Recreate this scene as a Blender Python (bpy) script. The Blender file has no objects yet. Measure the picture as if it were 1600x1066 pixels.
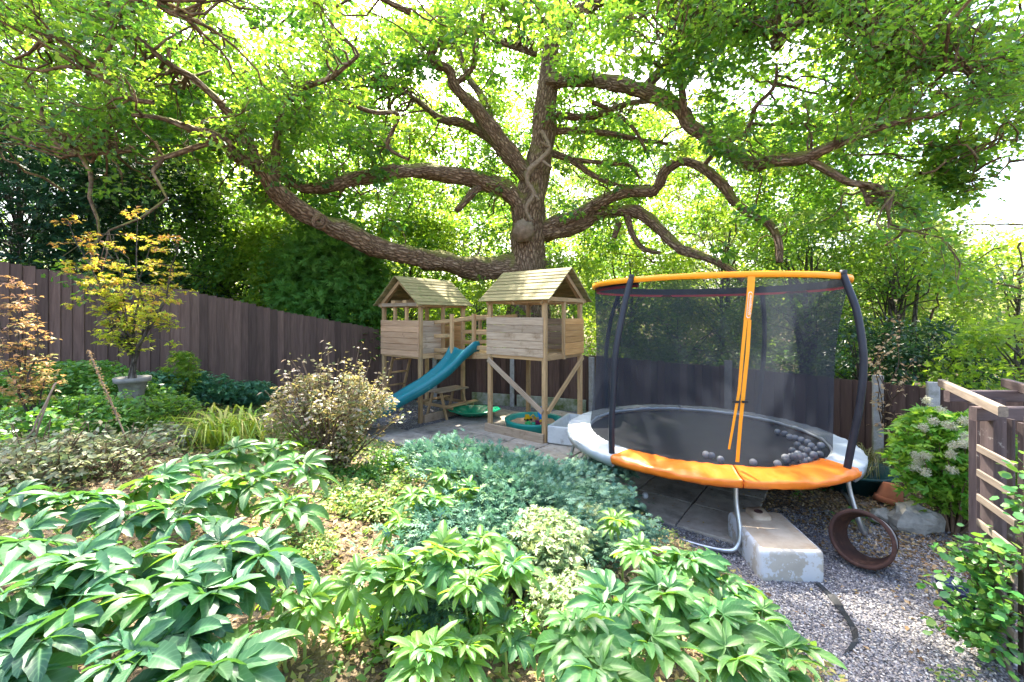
import bpy, math, random
import numpy as np
from mathutils import Vector, Matrix, noise

# ------------------------------------------------------------------ camera, sky, sun, exposure
sc = bpy.context.scene
FOC, CX, HY, CAMZ = 666.7, 800.0, 495.0, 2.07
cam = bpy.data.cameras.new('camera')
cam.sensor_width = 36.0
cam.lens = 15.0
cam.shift_y = -(533.0 - HY) / 1600.0
cam.clip_start = 0.05
cam.clip_end = 2000.0
camo = bpy.data.objects.new('camera', cam)
camo.location = (0, 0, CAMZ)
camo.rotation_euler = (math.radians(90), 0, 0)
sc.collection.objects.link(camo)
sc.camera = camo

SUN_EL, SUN_AZ = 54.0, -14.0          # azimuth from +Y towards +X
w = bpy.data.worlds.new('World')
sc.world = w
w.use_nodes = True
wn = w.node_tree.nodes
wn.clear()
sky = wn.new('ShaderNodeTexSky')
sky.sky_type = 'NISHITA'
sky.sun_disc = False
sky.sun_elevation = math.radians(SUN_EL)
sky.sun_rotation = math.radians(SUN_AZ)
sky.air_density = 1.0
sky.dust_density = 5.0
bg = wn.new('ShaderNodeBackground')
bg.inputs['Strength'].default_value = 0.15
wo = wn.new('ShaderNodeOutputWorld')
w.node_tree.links.new(sky.outputs[0], bg.inputs['Color'])
w.node_tree.links.new(bg.outputs[0], wo.inputs['Surface'])

sl = bpy.data.lights.new('sun', 'SUN')
sl.energy = 3.6
sl.angle = math.radians(0.6)
sl.color = (1.0, 0.93, 0.80)
slo = bpy.data.objects.new('sun', sl)
el, az = math.radians(SUN_EL), math.radians(SUN_AZ)
sdir = Vector((math.sin(az) * math.cos(el), math.cos(az) * math.cos(el), math.sin(el)))
slo.rotation_euler = sdir.to_track_quat('Z', 'Y').to_euler()
slo.location = (0, 0, 30)
sc.collection.objects.link(slo)

sc.view_settings.view_transform = 'Standard'
sc.view_settings.look = 'None'
sc.view_settings.gamma = 1.0
sc.view_settings.use_curve_mapping = False
sc.view_settings.exposure = 2.85
cy = sc.cycles
cy.max_bounces = 8
cy.diffuse_bounces = 4
cy.glossy_bounces = 2
cy.transmission_bounces = 5
cy.transparent_max_bounces = 12
cy.sample_clamp_indirect = 6.0
cy.use_denoising = True
try:
    cy.denoiser = 'OPENIMAGEDENOISE'
except Exception:
    pass

rng = np.random.default_rng(7)
random.seed(7)
COL = sc.collection

# ------------------------------------------------------------------ helpers
WM = {}


def P(px, py, Y):
    return Vector(((px - CX) / FOC * Y, Y, CAMZ - (py - HY) / FOC * Y))


def link(o, parent=None, mw=None):
    COL.objects.link(o)
    mw = mw if mw is not None else Matrix.Identity(4)
    WM[o] = mw
    if parent is not None:
        o.parent = parent
        o.matrix_basis = WM[parent].inverted() @ mw
    else:
        o.matrix_basis = mw
    return o


def thing(name, label, cat, loc=(0, 0, 0), group=None):
    o = bpy.data.objects.new(name, None)
    o.empty_display_size = 0.1
    link(o, None, Matrix.Translation(Vector(loc)))
    tag(o, label, cat, group)
    return o


def tag(o, label, cat, group=None):
    o['label'] = label
    o['category'] = cat
    if group:
        o['group'] = group
    return o


def mesh_from(name, V, F, smooth=False, mats=None):
    me = bpy.data.meshes.new(name)
    me.from_pydata([tuple(v) for v in V], [], F)
    if smooth:
        me.polygons.foreach_set('use_smooth', [True] * len(me.polygons))
    for m in (mats or []):
        me.materials.append(m)
    me.update()
    return me


class MB:
    def __init__(s):
        s.V = []
        s.F = []

    def add(s, V, F):
        b = len(s.V)
        s.V += [Vector(v) for v in V]
        s.F += [tuple(i + b for i in f) for f in F]
        return s

    def box(s, c, d, rot=None):
        c = Vector(c)
        vs = []
        for z in (-1, 1):
            for x, y in ((-1, -1), (1, -1), (1, 1), (-1, 1)):
                v = Vector((x * d[0] / 2, y * d[1] / 2, z * d[2] / 2))
                if rot is not None:
                    v = rot @ v
                vs.append(c + v)
        return s.add(vs, [(3, 2, 1, 0), (4, 5, 6, 7), (0, 1, 5, 4), (1, 2, 6, 5), (2, 3, 7, 6), (3, 0, 4, 7)])

    def tube(s, pts, rad, n=8, caps=True, ell=None):
        pts = [Vector(p) for p in pts]
        N = len(pts)
        if not hasattr(rad, '__len__'):
            rad = [rad] * N
        ref = None
        rings = []
        for i, p in enumerate(pts):
            t = (pts[min(i + 1, N - 1)] - pts[max(i - 1, 0)]).normalized()
            if ref is None:
                ref = t.orthogonal().normalized()
            ref = (ref - t * ref.dot(t))
            ref = ref.normalized() if ref.length > 1e-6 else t.orthogonal().normalized()
            b = t.cross(ref)
            rings.append([p + (ref * math.cos(a) + b * math.sin(a)) * rad[i] for a in [2 * math.pi * k / n for k in range(n)]])
        V = [v for r in rings for v in r]
        F = []
        for i in range(N - 1):
            for k in range(n):
                k2 = (k + 1) % n
                F.append((i * n + k, i * n + k2, (i + 1) * n + k2, (i + 1) * n + k))
        if caps:
            F.append(tuple(range(n - 1, -1, -1)))
            F.append(tuple((N - 1) * n + k for k in range(n)))
        return s.add(V, F)

    def lathe(s, prof, c=(0, 0, 0), n=24, rot=None, closed=False):
        c = Vector(c)
        V = []
        for r, z in prof:
            for k in range(n):
                a = 2 * math.pi * k / n
                v = Vector((r * math.cos(a), r * math.sin(a), z))
                V.append(c + (rot @ v if rot is not None else v))
        F = []
        M = len(prof)
        for i in range(M if closed else M - 1):
            i2 = (i + 1) % M
            for k in range(n):
                k2 = (k + 1) % n
                F.append((i * n + k, i * n + k2, i2 * n + k2, i2 * n + k))
        return s.add(V, F)

    def prism(s, pts, z0, z1):
        n = len(pts)
        V = [(p[0], p[1], z0) for p in pts] + [(p[0], p[1], z1) for p in pts]
        F = [tuple(range(n - 1, -1, -1)), tuple(range(n, 2 * n))] + [(i, (i + 1) % n, n + (i + 1) % n, n + i) for i in range(n)]
        return s.add(V, F)

    def build(s, name, mat, parent=None, smooth=False, kind=None):
        me = mesh_from(name, s.V, s.F, smooth, [mat])
        o = bpy.data.objects.new(name, me)
        mw = WM[parent].copy() if parent is not None else Matrix.Identity(4)
        # keep the mesh origin near its own base
        if parent is None and s.V:
            c = Vector((sum(v.x for v in s.V) / len(s.V), sum(v.y for v in s.V) / len(s.V), min(v.z for v in s.V)))
            mw = Matrix.Translation(c)
        inv = mw.inverted()
        me.transform(inv)
        link(o, parent, mw)
        if kind:
            o['kind'] = kind
        return o


BEAMS = {}


def beam(name, p0, p1, wd, ht, mat, parent, up=(0, 0, 1), ch=0.006, jit=0.0):
    """a board or post running from p0 to p1; its own object, mesh shared between alike pieces"""
    p0, p1 = Vector(p0), Vector(p1)
    X = (p1 - p0)
    L = X.length
    X.normalize()
    up = Vector(up)
    Yv = up.cross(X)
    if Yv.length < 1e-4:
        Yv = Vector((0, 1, 0)).cross(X)
    Yv.normalize()
    Z = X.cross(Yv)
    key = (round(L, 3), round(wd, 3), round(ht, 3), mat.name, ch)
    if key not in BEAMS:
        a, b = wd / 2, ht / 2
        c = min(ch, a * .45, b * .45)
        prof = [(-a + c, -b), (a - c, -b), (a, -b + c), (a, b - c), (a - c, b), (-a + c, b), (-a, b - c), (-a, -b + c)]
        V = [(0, y, z) for y, z in prof] + [(L, y, z) for y, z in prof]
        F = [tuple(range(7, -1, -1)), tuple(range(8, 16))] + [(i, (i + 1) % 8, 8 + (i + 1) % 8, 8 + i) for i in range(8)]
        F = [f[::-1] for f in F]
        me = mesh_from(name, V, F, False, [mat])
        BEAMS[key] = me
    o = bpy.data.objects.new(name, BEAMS[key])
    if jit:
        p0 = p0 + Z * random.uniform(-jit, jit) + Yv * random.uniform(-jit, jit)
        Yv = (Yv + Z * random.uniform(-jit, jit) * 2).normalized()
        Z = X.cross(Yv)
    mw = Matrix(((X.x, Yv.x, Z.x, p0.x), (X.y, Yv.y, Z.y, p0.y), (X.z, Yv.z, Z.z, p0.z), (0, 0, 0, 1)))
    link(o, parent, mw)
    return o


# ------------------------------------------------------------------ materials
def newmat(name):
    m = bpy.data.materials.new(name)
    m.use_nodes = True
    nt = m.node_tree
    nt.nodes.clear()
    out = nt.nodes.new('ShaderNodeOutputMaterial')
    return m, nt, out


def nd(nt, typ, **kw):
    n = nt.nodes.new(typ)
    for k, v in kw.items():
        setattr(n, k, v)
    return n


def ramp(nt, stops, interp='LINEAR'):
    r = nt.nodes.new('ShaderNodeValToRGB')
    r.color_ramp.interpolation = interp
    el_ = r.color_ramp.elements
    while len(el_) > 1:
        el_.remove(el_[-1])
    el_[0].position = stops[0][0]
    el_[0].color = (*stops[0][1], 1)
    for p, c in stops[1:]:
        e = el_.new(p)
        e.color = (*c, 1)
    return r


def pmat(name, c1, c2, scale=(6, 6, 6), rough=0.7, bump=0.3, bdist=0.005, spec=0.3, metal=0.0, rnd=0.25, detail=6,
         c3=None, c3scale=2.0, c3lo=0.55, c3hi=0.7, coord='Object', coat=0.0, wave=False, nlo=.3, nhi=.7):
    m, nt, out = newmat(name)
    L = nt.links.new
    tc = nd(nt, 'ShaderNodeTexCoord')
    oi = nd(nt, 'ShaderNodeObjectInfo')
    add = nd(nt, 'ShaderNodeVectorMath', operation='MULTIPLY_ADD')
    comb = nd(nt, 'ShaderNodeCombineXYZ')
    for i in range(3):
        L(oi.outputs['Random'], comb.inputs[i])
    L(comb.outputs[0], add.inputs[0])
    add.inputs[1].default_value = (17.3, 31.1, 11.7)
    L(tc.outputs[coord], add.inputs[2])
    mp = nd(nt, 'ShaderNodeMapping')
    mp.inputs['Scale'].default_value = scale
    L(add.outputs[0], mp.inputs['Vector'])
    nz = nd(nt, 'ShaderNodeTexNoise')
    nz.inputs['Scale'].default_value = 1.0
    nz.inputs['Detail'].default_value = detail
    nz.inputs['Roughness'].default_value = .65
    L(mp.outputs[0], nz.inputs['Vector'])
    rp = ramp(nt, [(nlo, c1), (nhi, c2)])
    L(nz.outputs['Fac'], rp.inputs['Fac'])
    col = rp.outputs['Color']
    if c3 is not None:
        n2 = nd(nt, 'ShaderNodeTexNoise')
        n2.inputs['Scale'].default_value = c3scale
        n2.inputs['Detail'].default_value = 8
        n2.inputs['Roughness'].default_value = .7
        L(add.outputs[0], n2.inputs['Vector'])
        mr = nd(nt, 'ShaderNodeMapRange')
        mr.inputs[1].default_value = c3lo
        mr.inputs[2].default_value = c3hi
        L(n2.outputs['Fac'], mr.inputs[0])
        mx = nd(nt, 'ShaderNodeMixRGB')
        L(mr.outputs[0], mx.inputs[0])
        L(col, mx.inputs[1])
        mx.inputs[2].default_value = (*c3, 1)
        col = mx.outputs[0]
    hsv = nd(nt, 'ShaderNodeHueSaturation')
    mr = nd(nt, 'ShaderNodeMapRange')
    mr.inputs[3].default_value = 1 - rnd
    mr.inputs[4].default_value = 1 + rnd
    L(oi.outputs['Random'], mr.inputs[0])
    L(mr.outputs[0], hsv.inputs['Value'])
    L(col, hsv.inputs['Color'])
    bs = nd(nt, 'ShaderNodeBsdfPrincipled')
    L(hsv.outputs[0], bs.inputs['Base Color'])
    bs.inputs['Roughness'].default_value = rough
    bs.inputs['Specular IOR Level'].default_value = spec
    bs.inputs['Metallic'].default_value = metal
    bs.inputs['Coat Weight'].default_value = coat
    if bump > 0:
        bp = nd(nt, 'ShaderNodeBump')
        bp.inputs['Strength'].default_value = bump
        bp.inputs['Distance'].default_value = bdist
        L(nz.outputs['Fac'], bp.inputs['Height'])
        L(bp.outputs[0], bs.inputs['Normal'])
    L(bs.outputs[0], out.inputs['Surface'])
    return m


def leafmat(name, cols, trans, tfac=0.45, rough=0.45, spec=0.4, tcols=None, vein=None, sheen=0.0):
    m, nt, out = newmat(name)
    L = nt.links.new
    at = nd(nt, 'ShaderNodeAttribute', attribute_name='rnd')
    n = len(cols)
    rp = ramp(nt, [(i / max(1, n - 1), c) for i, c in enumerate(cols)])
    L(at.outputs['Fac'], rp.inputs['Fac'])
    col = rp.outputs['Color']
    if vein is not None:
        am = nd(nt, 'ShaderNodeAttribute', attribute_name='mid')
        oi = nd(nt, 'ShaderNodeObjectInfo')
        hs = nd(nt, 'ShaderNodeHueSaturation')
        mr = nd(nt, 'ShaderNodeMapRange')
        mr.inputs[3].default_value = .7
        mr.inputs[4].default_value = 1.35
        L(oi.outputs['Random'], mr.inputs[0])
        L(mr.outputs[0], hs.inputs['Value'])
        L(col, hs.inputs['Color'])
        vr = ramp(nt, [(0.0, (1, 1, 1)), (0.09, (0.25, .25, .25)), (0.2, (0, 0, 0))])
        L(am.outputs['Fac'], vr.inputs['Fac'])
        tcn = nd(nt, 'ShaderNodeTexCoord')
        nz = nd(nt, 'ShaderNodeTexNoise')
        nz.inputs['Scale'].default_value = 30
        L(tcn.outputs['Object'], nz.inputs['Vector'])
        mxn = nd(nt, 'ShaderNodeMixRGB', blend_type='MULTIPLY')
        mxn.inputs[0].default_value = .5
        L(hs.outputs[0], mxn.inputs[1])
        rn = ramp(nt, [(0.3, (.7, .7, .7)), (0.7, (1.25, 1.25, 1.2))])
        L(nz.outputs['Fac'], rn.inputs['Fac'])
        L(rn.outputs[0], mxn.inputs[2])
        mx = nd(nt, 'ShaderNodeMixRGB')
        L(vr.outputs[0], mx.inputs[0])
        L(mxn.outputs[0], mx.inputs[1])
        mx.inputs[2].default_value = (*vein, 1)
        ua = nd(nt, 'ShaderNodeAttribute', attribute_name='along')
        m1 = nd(nt, 'ShaderNodeMath', operation='MULTIPLY_ADD')
        L(am.outputs['Fac'], m1.inputs[0])
        m1.inputs[1].default_value = -1.6
        m2 = nd(nt, 'ShaderNodeMath', operation='MULTIPLY')
        L(ua.outputs['Fac'], m2.inputs[0])
        m2.inputs[1].default_value = 9.0
        L(m2.outputs[0], m1.inputs[2])
        m3 = nd(nt, 'ShaderNodeMath', operation='PINGPONG')
        L(m1.outputs[0], m3.inputs[0])
        m3.inputs[1].default_value = .5
        r3 = ramp(nt, [(0.0, (.45, .45, .45)), (.10, (.12, .12, .12)), (.2, (0, 0, 0))])
        L(m3.outputs[0], r3.inputs['Fac'])
        mv = nd(nt, 'ShaderNodeMixRGB')
        L(r3.outputs[0], mv.inputs[0])
        L(mx.outputs[0], mv.inputs[1])
        mv.inputs[2].default_value = (*vein, 1)
        n4 = nd(nt, 'ShaderNodeTexNoise')
        n4.inputs['Scale'].default_value = 22
        n4.inputs['Detail'].default_value = 5
        ofs = nd(nt, 'ShaderNodeVectorMath', operation='ADD')
        L(tcn.outputs['Object'], ofs.inputs[0])
        L(oi.outputs['Location'], ofs.inputs[1])
        L(ofs.outputs[0], n4.inputs['Vector'])
        r4 = ramp(nt, [(.68, (0, 0, 0)), (.74, (.8, .8, .8))])
        L(n4.outputs['Fac'], r4.inputs['Fac'])
        mb = nd(nt, 'ShaderNodeMixRGB')
        L(r4.outputs[0], mb.inputs[0])
        L(mv.outputs[0], mb.inputs[1])
        mb.inputs[2].default_value = (.20, .15, .05, 1)
        col = mb.outputs[0]
    bs = nd(nt, 'ShaderNodeBsdfPrincipled')
    L(col, bs.inputs['Base Color'])
    bs.inputs['Roughness'].default_value = rough
    bs.inputs['Specular IOR Level'].default_value = spec
    tr = nd(nt, 'ShaderNodeBsdfTranslucent')
    if tcols:
        at2 = nd(nt, 'ShaderNodeAttribute', attribute_name='rnd')
        r2 = ramp(nt, [(i / max(1, len(tcols) - 1), c) for i, c in enumerate(tcols)])
        L(at2.outputs['Fac'], r2.inputs['Fac'])
        L(r2.outputs['Color'], tr.inputs['Color'])
    else:
        tr.inputs['Color'].default_value = (*trans, 1)
    mxs = nd(nt, 'ShaderNodeMixShader')
    mxs.inputs[0].default_value = tfac
    L(bs.outputs[0], mxs.inputs[1])
    L(tr.outputs[0], mxs.inputs[2])
    L(mxs.outputs[0], out.inputs['Surface'])
    return m


def barkmat(name, c1, c2, moss=(0.10, 0.12, 0.02), mossamt=.5, sc_=7.0):
    m, nt, out = newmat(name)
    L = nt.links.new
    tc = nd(nt, 'ShaderNodeTexCoord')
    uv = nd(nt, 'ShaderNodeAttribute', attribute_name='buv')
    mp = nd(nt, 'ShaderNodeMapping')
    mp.inputs['Scale'].default_value = (1.0, 1.0, 1.0)
    L(uv.outputs['Vector'], mp.inputs['Vector'])
    nz0 = nd(nt, 'ShaderNodeTexNoise')
    nz0.inputs['Scale'].default_value = 2.5
    L(tc.outputs['Object'], nz0.inputs['Vector'])
    ad = nd(nt, 'ShaderNodeVectorMath', operation='MULTIPLY_ADD')
    L(nz0.outputs['Color'], ad.inputs[0])
    ad.inputs[1].default_value = (1.9, 1.9, 1.9)
    L(mp.outputs[0], ad.inputs[2])
    vo = nd(nt, 'ShaderNodeTexVoronoi', feature='DISTANCE_TO_EDGE')
    vo.inputs['Scale'].default_value = 1.0
    L(ad.outputs[0], vo.inputs['Vector'])
    nz = nd(nt, 'ShaderNodeTexNoise')
    nz.inputs['Scale'].default_value = sc_ * 3
    nz.inputs['Detail'].default_value = 8
    L(tc.outputs['Object'], nz.inputs['Vector'])
    rp = ramp(nt, [(0.0, tuple(x * .5 for x in c1)), (.12, c1), (.5, c2)])
    L(vo.outputs['Distance'], rp.inputs['Fac'])
    mxn = nd(nt, 'ShaderNodeMixRGB', blend_type='MULTIPLY')
    mxn.inputs[0].default_value = .8
    rn = ramp(nt, [(.3, (.55, .5, .45)), (.7, (1.3, 1.3, 1.3))])
    L(nz.outputs['Fac'], rn.inputs['Fac'])
    L(rp.outputs[0], mxn.inputs[1])
    L(rn.outputs[0], mxn.inputs[2])
    # moss grows on top sides
    ge = nd(nt, 'ShaderNodeNewGeometry')
    sp = nd(nt, 'ShaderNodeSeparateXYZ')
    L(ge.outputs['Normal'], sp.inputs[0])
    n3 = nd(nt, 'ShaderNodeTexNoise')
    n3.inputs['Scale'].default_value = 3.0
    n3.inputs['Detail'].default_value = 6
    L(tc.outputs['Object'], n3.inputs['Vector'])
    ma = nd(nt, 'ShaderNodeMath', operation='MULTIPLY_ADD')
    L(sp.outputs['Z'], ma.inputs[0])
    ma.inputs[1].default_value = .45
    L(n3.outputs['Fac'], ma.inputs[2])
    mr = nd(nt, 'ShaderNodeMapRange')
    mr.inputs[1].default_value = .62
    mr.inputs[2].default_value = .8
    mr.inputs[4].default_value = mossamt
    L(ma.outputs[0], mr.inputs[0])
    mx = nd(nt, 'ShaderNodeMixRGB')
    L(mr.outputs[0], mx.inputs[0])
    L(mxn.outputs[0], mx.inputs[1])
    mx.inputs[2].default_value = (*moss, 1)
    bs = nd(nt, 'ShaderNodeBsdfPrincipled')
    bs.inputs['Roughness'].default_value = .85
    bs.inputs['Specular IOR Level'].default_value = .2
    L(mx.outputs[0], bs.inputs['Base Color'])
    bp = nd(nt, 'ShaderNodeBump')
    bp.inputs['Strength'].default_value = .9
    bp.inputs['Distance'].default_value = .05
    mh = nd(nt, 'ShaderNodeMath', operation='MULTIPLY_ADD')
    mn = nd(nt, 'ShaderNodeMath', operation='MINIMUM')
    L(vo.outputs['Distance'], mn.inputs[0])
    mn.inputs[1].default_value = .3
    L(mn.outputs[0], mh.inputs[0])
    mh.inputs[1].default_value = 2.0
    L(nz.outputs['Fac'], mh.inputs[2])
    L(mh.outputs[0], bp.inputs['Height'])
    L(bp.outputs[0], bs.inputs['Normal'])
    L(bs.outputs[0], out.inputs['Surface'])
    return m


M = {}
M['wood'] = pmat('weathered_softwood', (.36, .21, .095), (.55, .36, .18), (3, 40, 40), .75, .6, .004, rnd=.24, c3=(.20, .15, .075), c3scale=5.0, c3lo=.55, c3hi=.75)
M['wood_grey'] = pmat('silvered_timber', (.29, .20, .13), (.48, .36, .25), (3, 45, 45), .8, .6, .003, rnd=.2, c3=(.2, .13, .07), c3scale=3.0)
M['wood_pink'] = pmat('pinkish_log_lap', (.44, .245, .13), (.62, .39, .24), (3, 40, 40), .7, .5, .003, rnd=.16, c3=(.22, .1, .05), c3scale=7.0, c3lo=.66, c3hi=.72)
M['wood_orange'] = pmat('orange_treated_board', (.46, .22, .07), (.63, .35, .14), (3, 40, 40), .7, .5, .003, rnd=.18)
M['roofwood'] = pmat('mossy_roof_board', (.19, .155, .065), (.34, .28, .13), (3, 30, 30), .8, .5, .003, rnd=.14, c3=(.12, .14, .04), c3scale=5.0, c3lo=.55, c3hi=.7)
M['fence'] = pmat('brown_stained_featherboard', (.074, .041, .030), (.138, .084, .064), (2.2, 30, 30), .66, .7, .004, rnd=.36, c3=(.13, .11, .105), c3scale=9.0, c3lo=.66, c3hi=.78)
M['fence_cap'] = pmat('pale_cut_end', (.25, .18, .11), (.35, .26, .17), (20, 20, 20), .8, .2)
M['pergola'] = pmat('purple_brown_peeling_stain', (.055, .038, .036), (.11, .08, .075), (3, 30, 30), .75, .5, .003, rnd=.2, c3=(.33, .30, .27), c3scale=10.0, c3lo=.62, c3hi=.72)
M['slatwood'] = pmat('bare_grey_slat', (.09, .07, .055), (.20, .165, .13), (3, 40, 40), .8, .5, .003, rnd=.15)
M['concrete'] = pmat('concrete', (.24, .23, .21), (.40, .385, .35), (14, 14, 14), .85, .6, .004, rnd=.12, c3=(.12, .13, .06), c3scale=3.0, c3lo=.55, c3hi=.72)
M['gravelboard'] = pmat('mossy_concrete_board', (.20, .22, .12), (.42, .41, .34), (10, 10, 10), .9, .7, .006, rnd=.12, c3=(.10, .13, .03), c3scale=3.0, c3lo=.45, c3hi=.65)
M['slab'] = pmat('paving_slab', (.28, .235, .185), (.47, .41, .34), (7, 7, 7), .85, .5, .004, rnd=.14, c3=(.13, .12, .10), c3scale=2.5, c3lo=.5, c3hi=.72, detail=10)
M['plastic_teal'] = pmat('teal_slide_plastic', (.0, .125, .15), (.0, .16, .185), (3, 3, 3), .34, .05, .002, spec=.5, rnd=0, c3=(.06, .27, .30), c3scale=14.0, c3lo=.6, c3hi=.68)
M['plastic_green'] = pmat('emerald_plastic', (.0, .27, .13), (.0, .32, .16), (3, 3, 3), .25, .05, .002, spec=.5, rnd=0)
M['plastic_sea'] = pmat('sea_green_plastic', (.01, .26, .2), (.02, .30, .23), (3, 3, 3), .35, .05, .002, spec=.5, rnd=0)
M['yellow'] = pmat('yellow_toy_plastic', (.7, .42, .01), (.75, .46, .02), rough=.35, bump=0, rnd=0)
M['blue'] = pmat('blue_toy_plastic', (.0, .22, .6), (.0, .25, .65), rough=.3, bump=0, rnd=0)
M['maroon'] = pmat('maroon_toy_plastic', (.15, .01, .06), (.18, .02, .08), rough=.35, bump=0, rnd=0)
M['toygreen'] = pmat('green_toy_plastic', (.05, .4, .1), (.06, .42, .12), rough=.35, bump=0, rnd=0)
M['sand'] = pmat('play_sand', (.42, .27, .16), (.58, .40, .26), (30, 30, 30), .95, .8, .006)
M['ceramic'] = pmat('weathered_white_ceramic', (.50, .50, .48), (.66, .66, .64), (5, 5, 5), .55, .3, .003, rnd=.04, c3=(.34, .32, .29), c3scale=6.0, c3lo=.58, c3hi=.7)
M['padgrey'] = pmat('pale_grey_pad_vinyl', (.38, .42, .45), (.50, .54, .57), (4, 4, 4), .38, .5, .012, rnd=.03, spec=.5)
M['padorange'] = pmat('orange_pad_vinyl', (.75, .17, .015), (.85, .22, .02), (5, 5, 5), .33, .6, .014, rnd=.02, spec=.5)
M['ringorange'] = pmat('orange_ring_sleeve', (.85, .29, .01), (.92, .34, .015), (6, 6, 6), .45, .3, .006, rnd=0)
M['foam'] = pmat('navy_foam_sleeve', (.016, .018, .026), (.028, .031, .042), (9, 9, 9), .45, .3, .003, rnd=.05)
M['steel'] = pmat('galvanised_steel', (.42, .44, .47), (.60, .62, .65), (12, 12, 12), .35, .1, .002, metal=.9, rnd=.05)
M['bed'] = pmat('black_jump_mat', (.010, .012, .018), (.022, .025, .034), (8, 8, 8), .5, .2, .003, rnd=0, spec=.4)
M['red'] = pmat('red_edging', (.35, .02, .02), (.45, .04, .04), rough=.6, bump=0)
M['white'] = pmat('white_print', (.78, .74, .70), (.8, .78, .74), rough=.6, bump=0, rnd=0)
M['black'] = pmat('black_plastic', (.012, .012, .013), (.02, .02, .022), rough=.5, bump=.1)
M['ballgrey'] = pmat('grey_play_ball', (.25, .275, .31), (.30, .32, .36), rough=.35, bump=0, rnd=.35, spec=.5)
M['ballwhite'] = pmat('white_play_ball', (.62, .62, .62), (.7, .7, .7), rough=.35, bump=0, rnd=.1, spec=.5)
M['rust'] = pmat('rusty_iron', (.035, .018, .015), (.08, .036, .026), (9, 9, 9), .8, .6, .004, rnd=0, c3=(.16, .08, .05), c3scale=5.0)
M['zinc'] = pmat('weathered_zinc_outside', (.18, .175, .17), (.30, .29, .28), (8, 8, 8), .7, .4, .003, rnd=0, c3=(.14, .07, .04), c3scale=4.0, c3lo=.5, c3hi=.62)
M['terracotta'] = pmat('terracotta', (.36, .12, .055), (.48, .18, .09), (9, 9, 9), .85, .3, .003, rnd=0)
M['bluepot'] = pmat('blue_glazed_pot', (.006, .012, .04), (.01, .02, .06), (5, 5, 5), .2, .05, .002, spec=.6, rnd=0)
M['stone'] = pmat('grey_fieldstone', (.16, .15, .13), (.34, .32, .28), (9, 9, 9), .9, .9, .012, rnd=.15)
M['darkteal'] = pmat('dark_teal_plastic', (.008, .045, .05), (.012, .06, .065), rough=.35, bump=.1, rnd=0)
M['deadwood'] = pmat('bleached_dead_wood', (.14, .095, .065), (.31, .225, .155), (10, 10, 10), .85, .8, .01, rnd=.1)
M['twigbrown'] = pmat('brown_twig', (.08, .05, .03), (.15, .10, .065), (20, 20, 20), .85, .3, .003)
M['stemgreen'] = pmat('green_stem', (.14, .22, .05), (.24, .32, .09), (20, 20, 20), .5, .1, .002)
M['hose'] = pmat('black_rubber_strap', (.015, .017, .018), (.03, .032, .034), rough=.5, bump=.1)

# sink: cream top with flaking grey glaze on its sides
M['sink'] = pmat('flaking_sink_glaze', (.34, .31, .26), (.46, .42, .36), (4, 4, 4), .65, .3, .003, rnd=0, c3=(.52, .53, .54), c3scale=9.0, c3lo=.49, c3hi=.515)
M['sinktop'] = pmat('stained_sink_base', (.36, .28, .19), (.52, .43, .32), (5, 5, 5), .65, .4, .004, rnd=0, c3=(.36, .25, .15), c3scale=4.0, c3lo=.5, c3hi=.7)

M['bark'] = barkmat('oak_bark', (.19, .122, .078), (.45, .325, .225), (.19, .19, .04), .75)
M['bark_grey'] = barkmat('grey_bark', (.10, .085, .07), (.22, .20, .17), (.06, .08, .02), .3)

# net
m, nt, out = newmat('black_safety_netting')
tr = nd(nt, 'ShaderNodeBsdfTransparent')
df = nd(nt, 'ShaderNodeBsdfDiffuse')
df.inputs['Color'].default_value = (.024, .030, .044, 1)
tl = nd(nt, 'ShaderNodeBsdfTranslucent')
tl.inputs['Color'].default_value = (.045, .052, .07, 1)
ms0 = nd(nt, 'ShaderNodeMixShader')
ms0.inputs[0].default_value = .45
nt.links.new(df.outputs[0], ms0.inputs[1])
nt.links.new(tl.outputs[0], ms0.inputs[2])
ms = nd(nt, 'ShaderNodeMixShader')
tcn = nd(nt, 'ShaderNodeTexCoord')
nz = nd(nt, 'ShaderNodeTexNoise')
nz.inputs['Scale'].default_value = 1.6
nt.links.new(tcn.outputs['Object'], nz.inputs['Vector'])
mr = nd(nt, 'ShaderNodeMapRange')
mr.inputs[3].default_value = .46
mr.inputs[4].default_value = .64
nt.links.new(nz.outputs['Fac'], mr.inputs[0])
nt.links.new(mr.outputs[0], ms.inputs[0])
nt.links.new(tr.outputs[0], ms.inputs[1])
nt.links.new(ms0.outputs[0], ms.inputs[2])
nt.links.new(ms.outputs[0], out.inputs['Surface'])
M['net'] = m

# ground: gravel, soil and litter
m, nt, out = newmat('gravel_and_soil')
L = nt.links.new
tc = nd(nt, 'ShaderNodeTexCoord')
vo = nd(nt, 'ShaderNodeTexVoronoi')
vo.inputs['Scale'].default_value = 85
vo.inputs['Randomness'].default_value = 1
L(tc.outputs['Object'], vo.inputs['Vector'])
sv = nd(nt, 'ShaderNodeSeparateColor')
L(vo.outputs['Color'], sv.inputs[0])
rg = ramp(nt, [(0, (.12, .115, .125)), (.35, (.21, .20, .225)), (.7, (.34, .32, .33)), (.9, (.42, .37, .32)), (1, (.60, .58, .56))])
L(sv.outputs[0], rg.inputs['Fac'])
rd = ramp(nt, [(0, (1, 1, 1)), (.45, (.75, .75, .75)), (.75, (.25, .25, .25))])
vm = nd(nt, 'ShaderNodeMath', operation='MULTIPLY')
L(vo.outputs['Distance'], vm.inputs[0])
vm.inputs[1].default_value = 1.1
L(vm.outputs[0], rd.inputs['Fac'])
mg = nd(nt, 'ShaderNodeMixRGB', blend_type='MULTIPLY')
mg.inputs[0].default_value = .9
L(rg.outputs[0], mg.inputs[1])
L(rd.outputs[0], mg.inputs[2])
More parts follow.
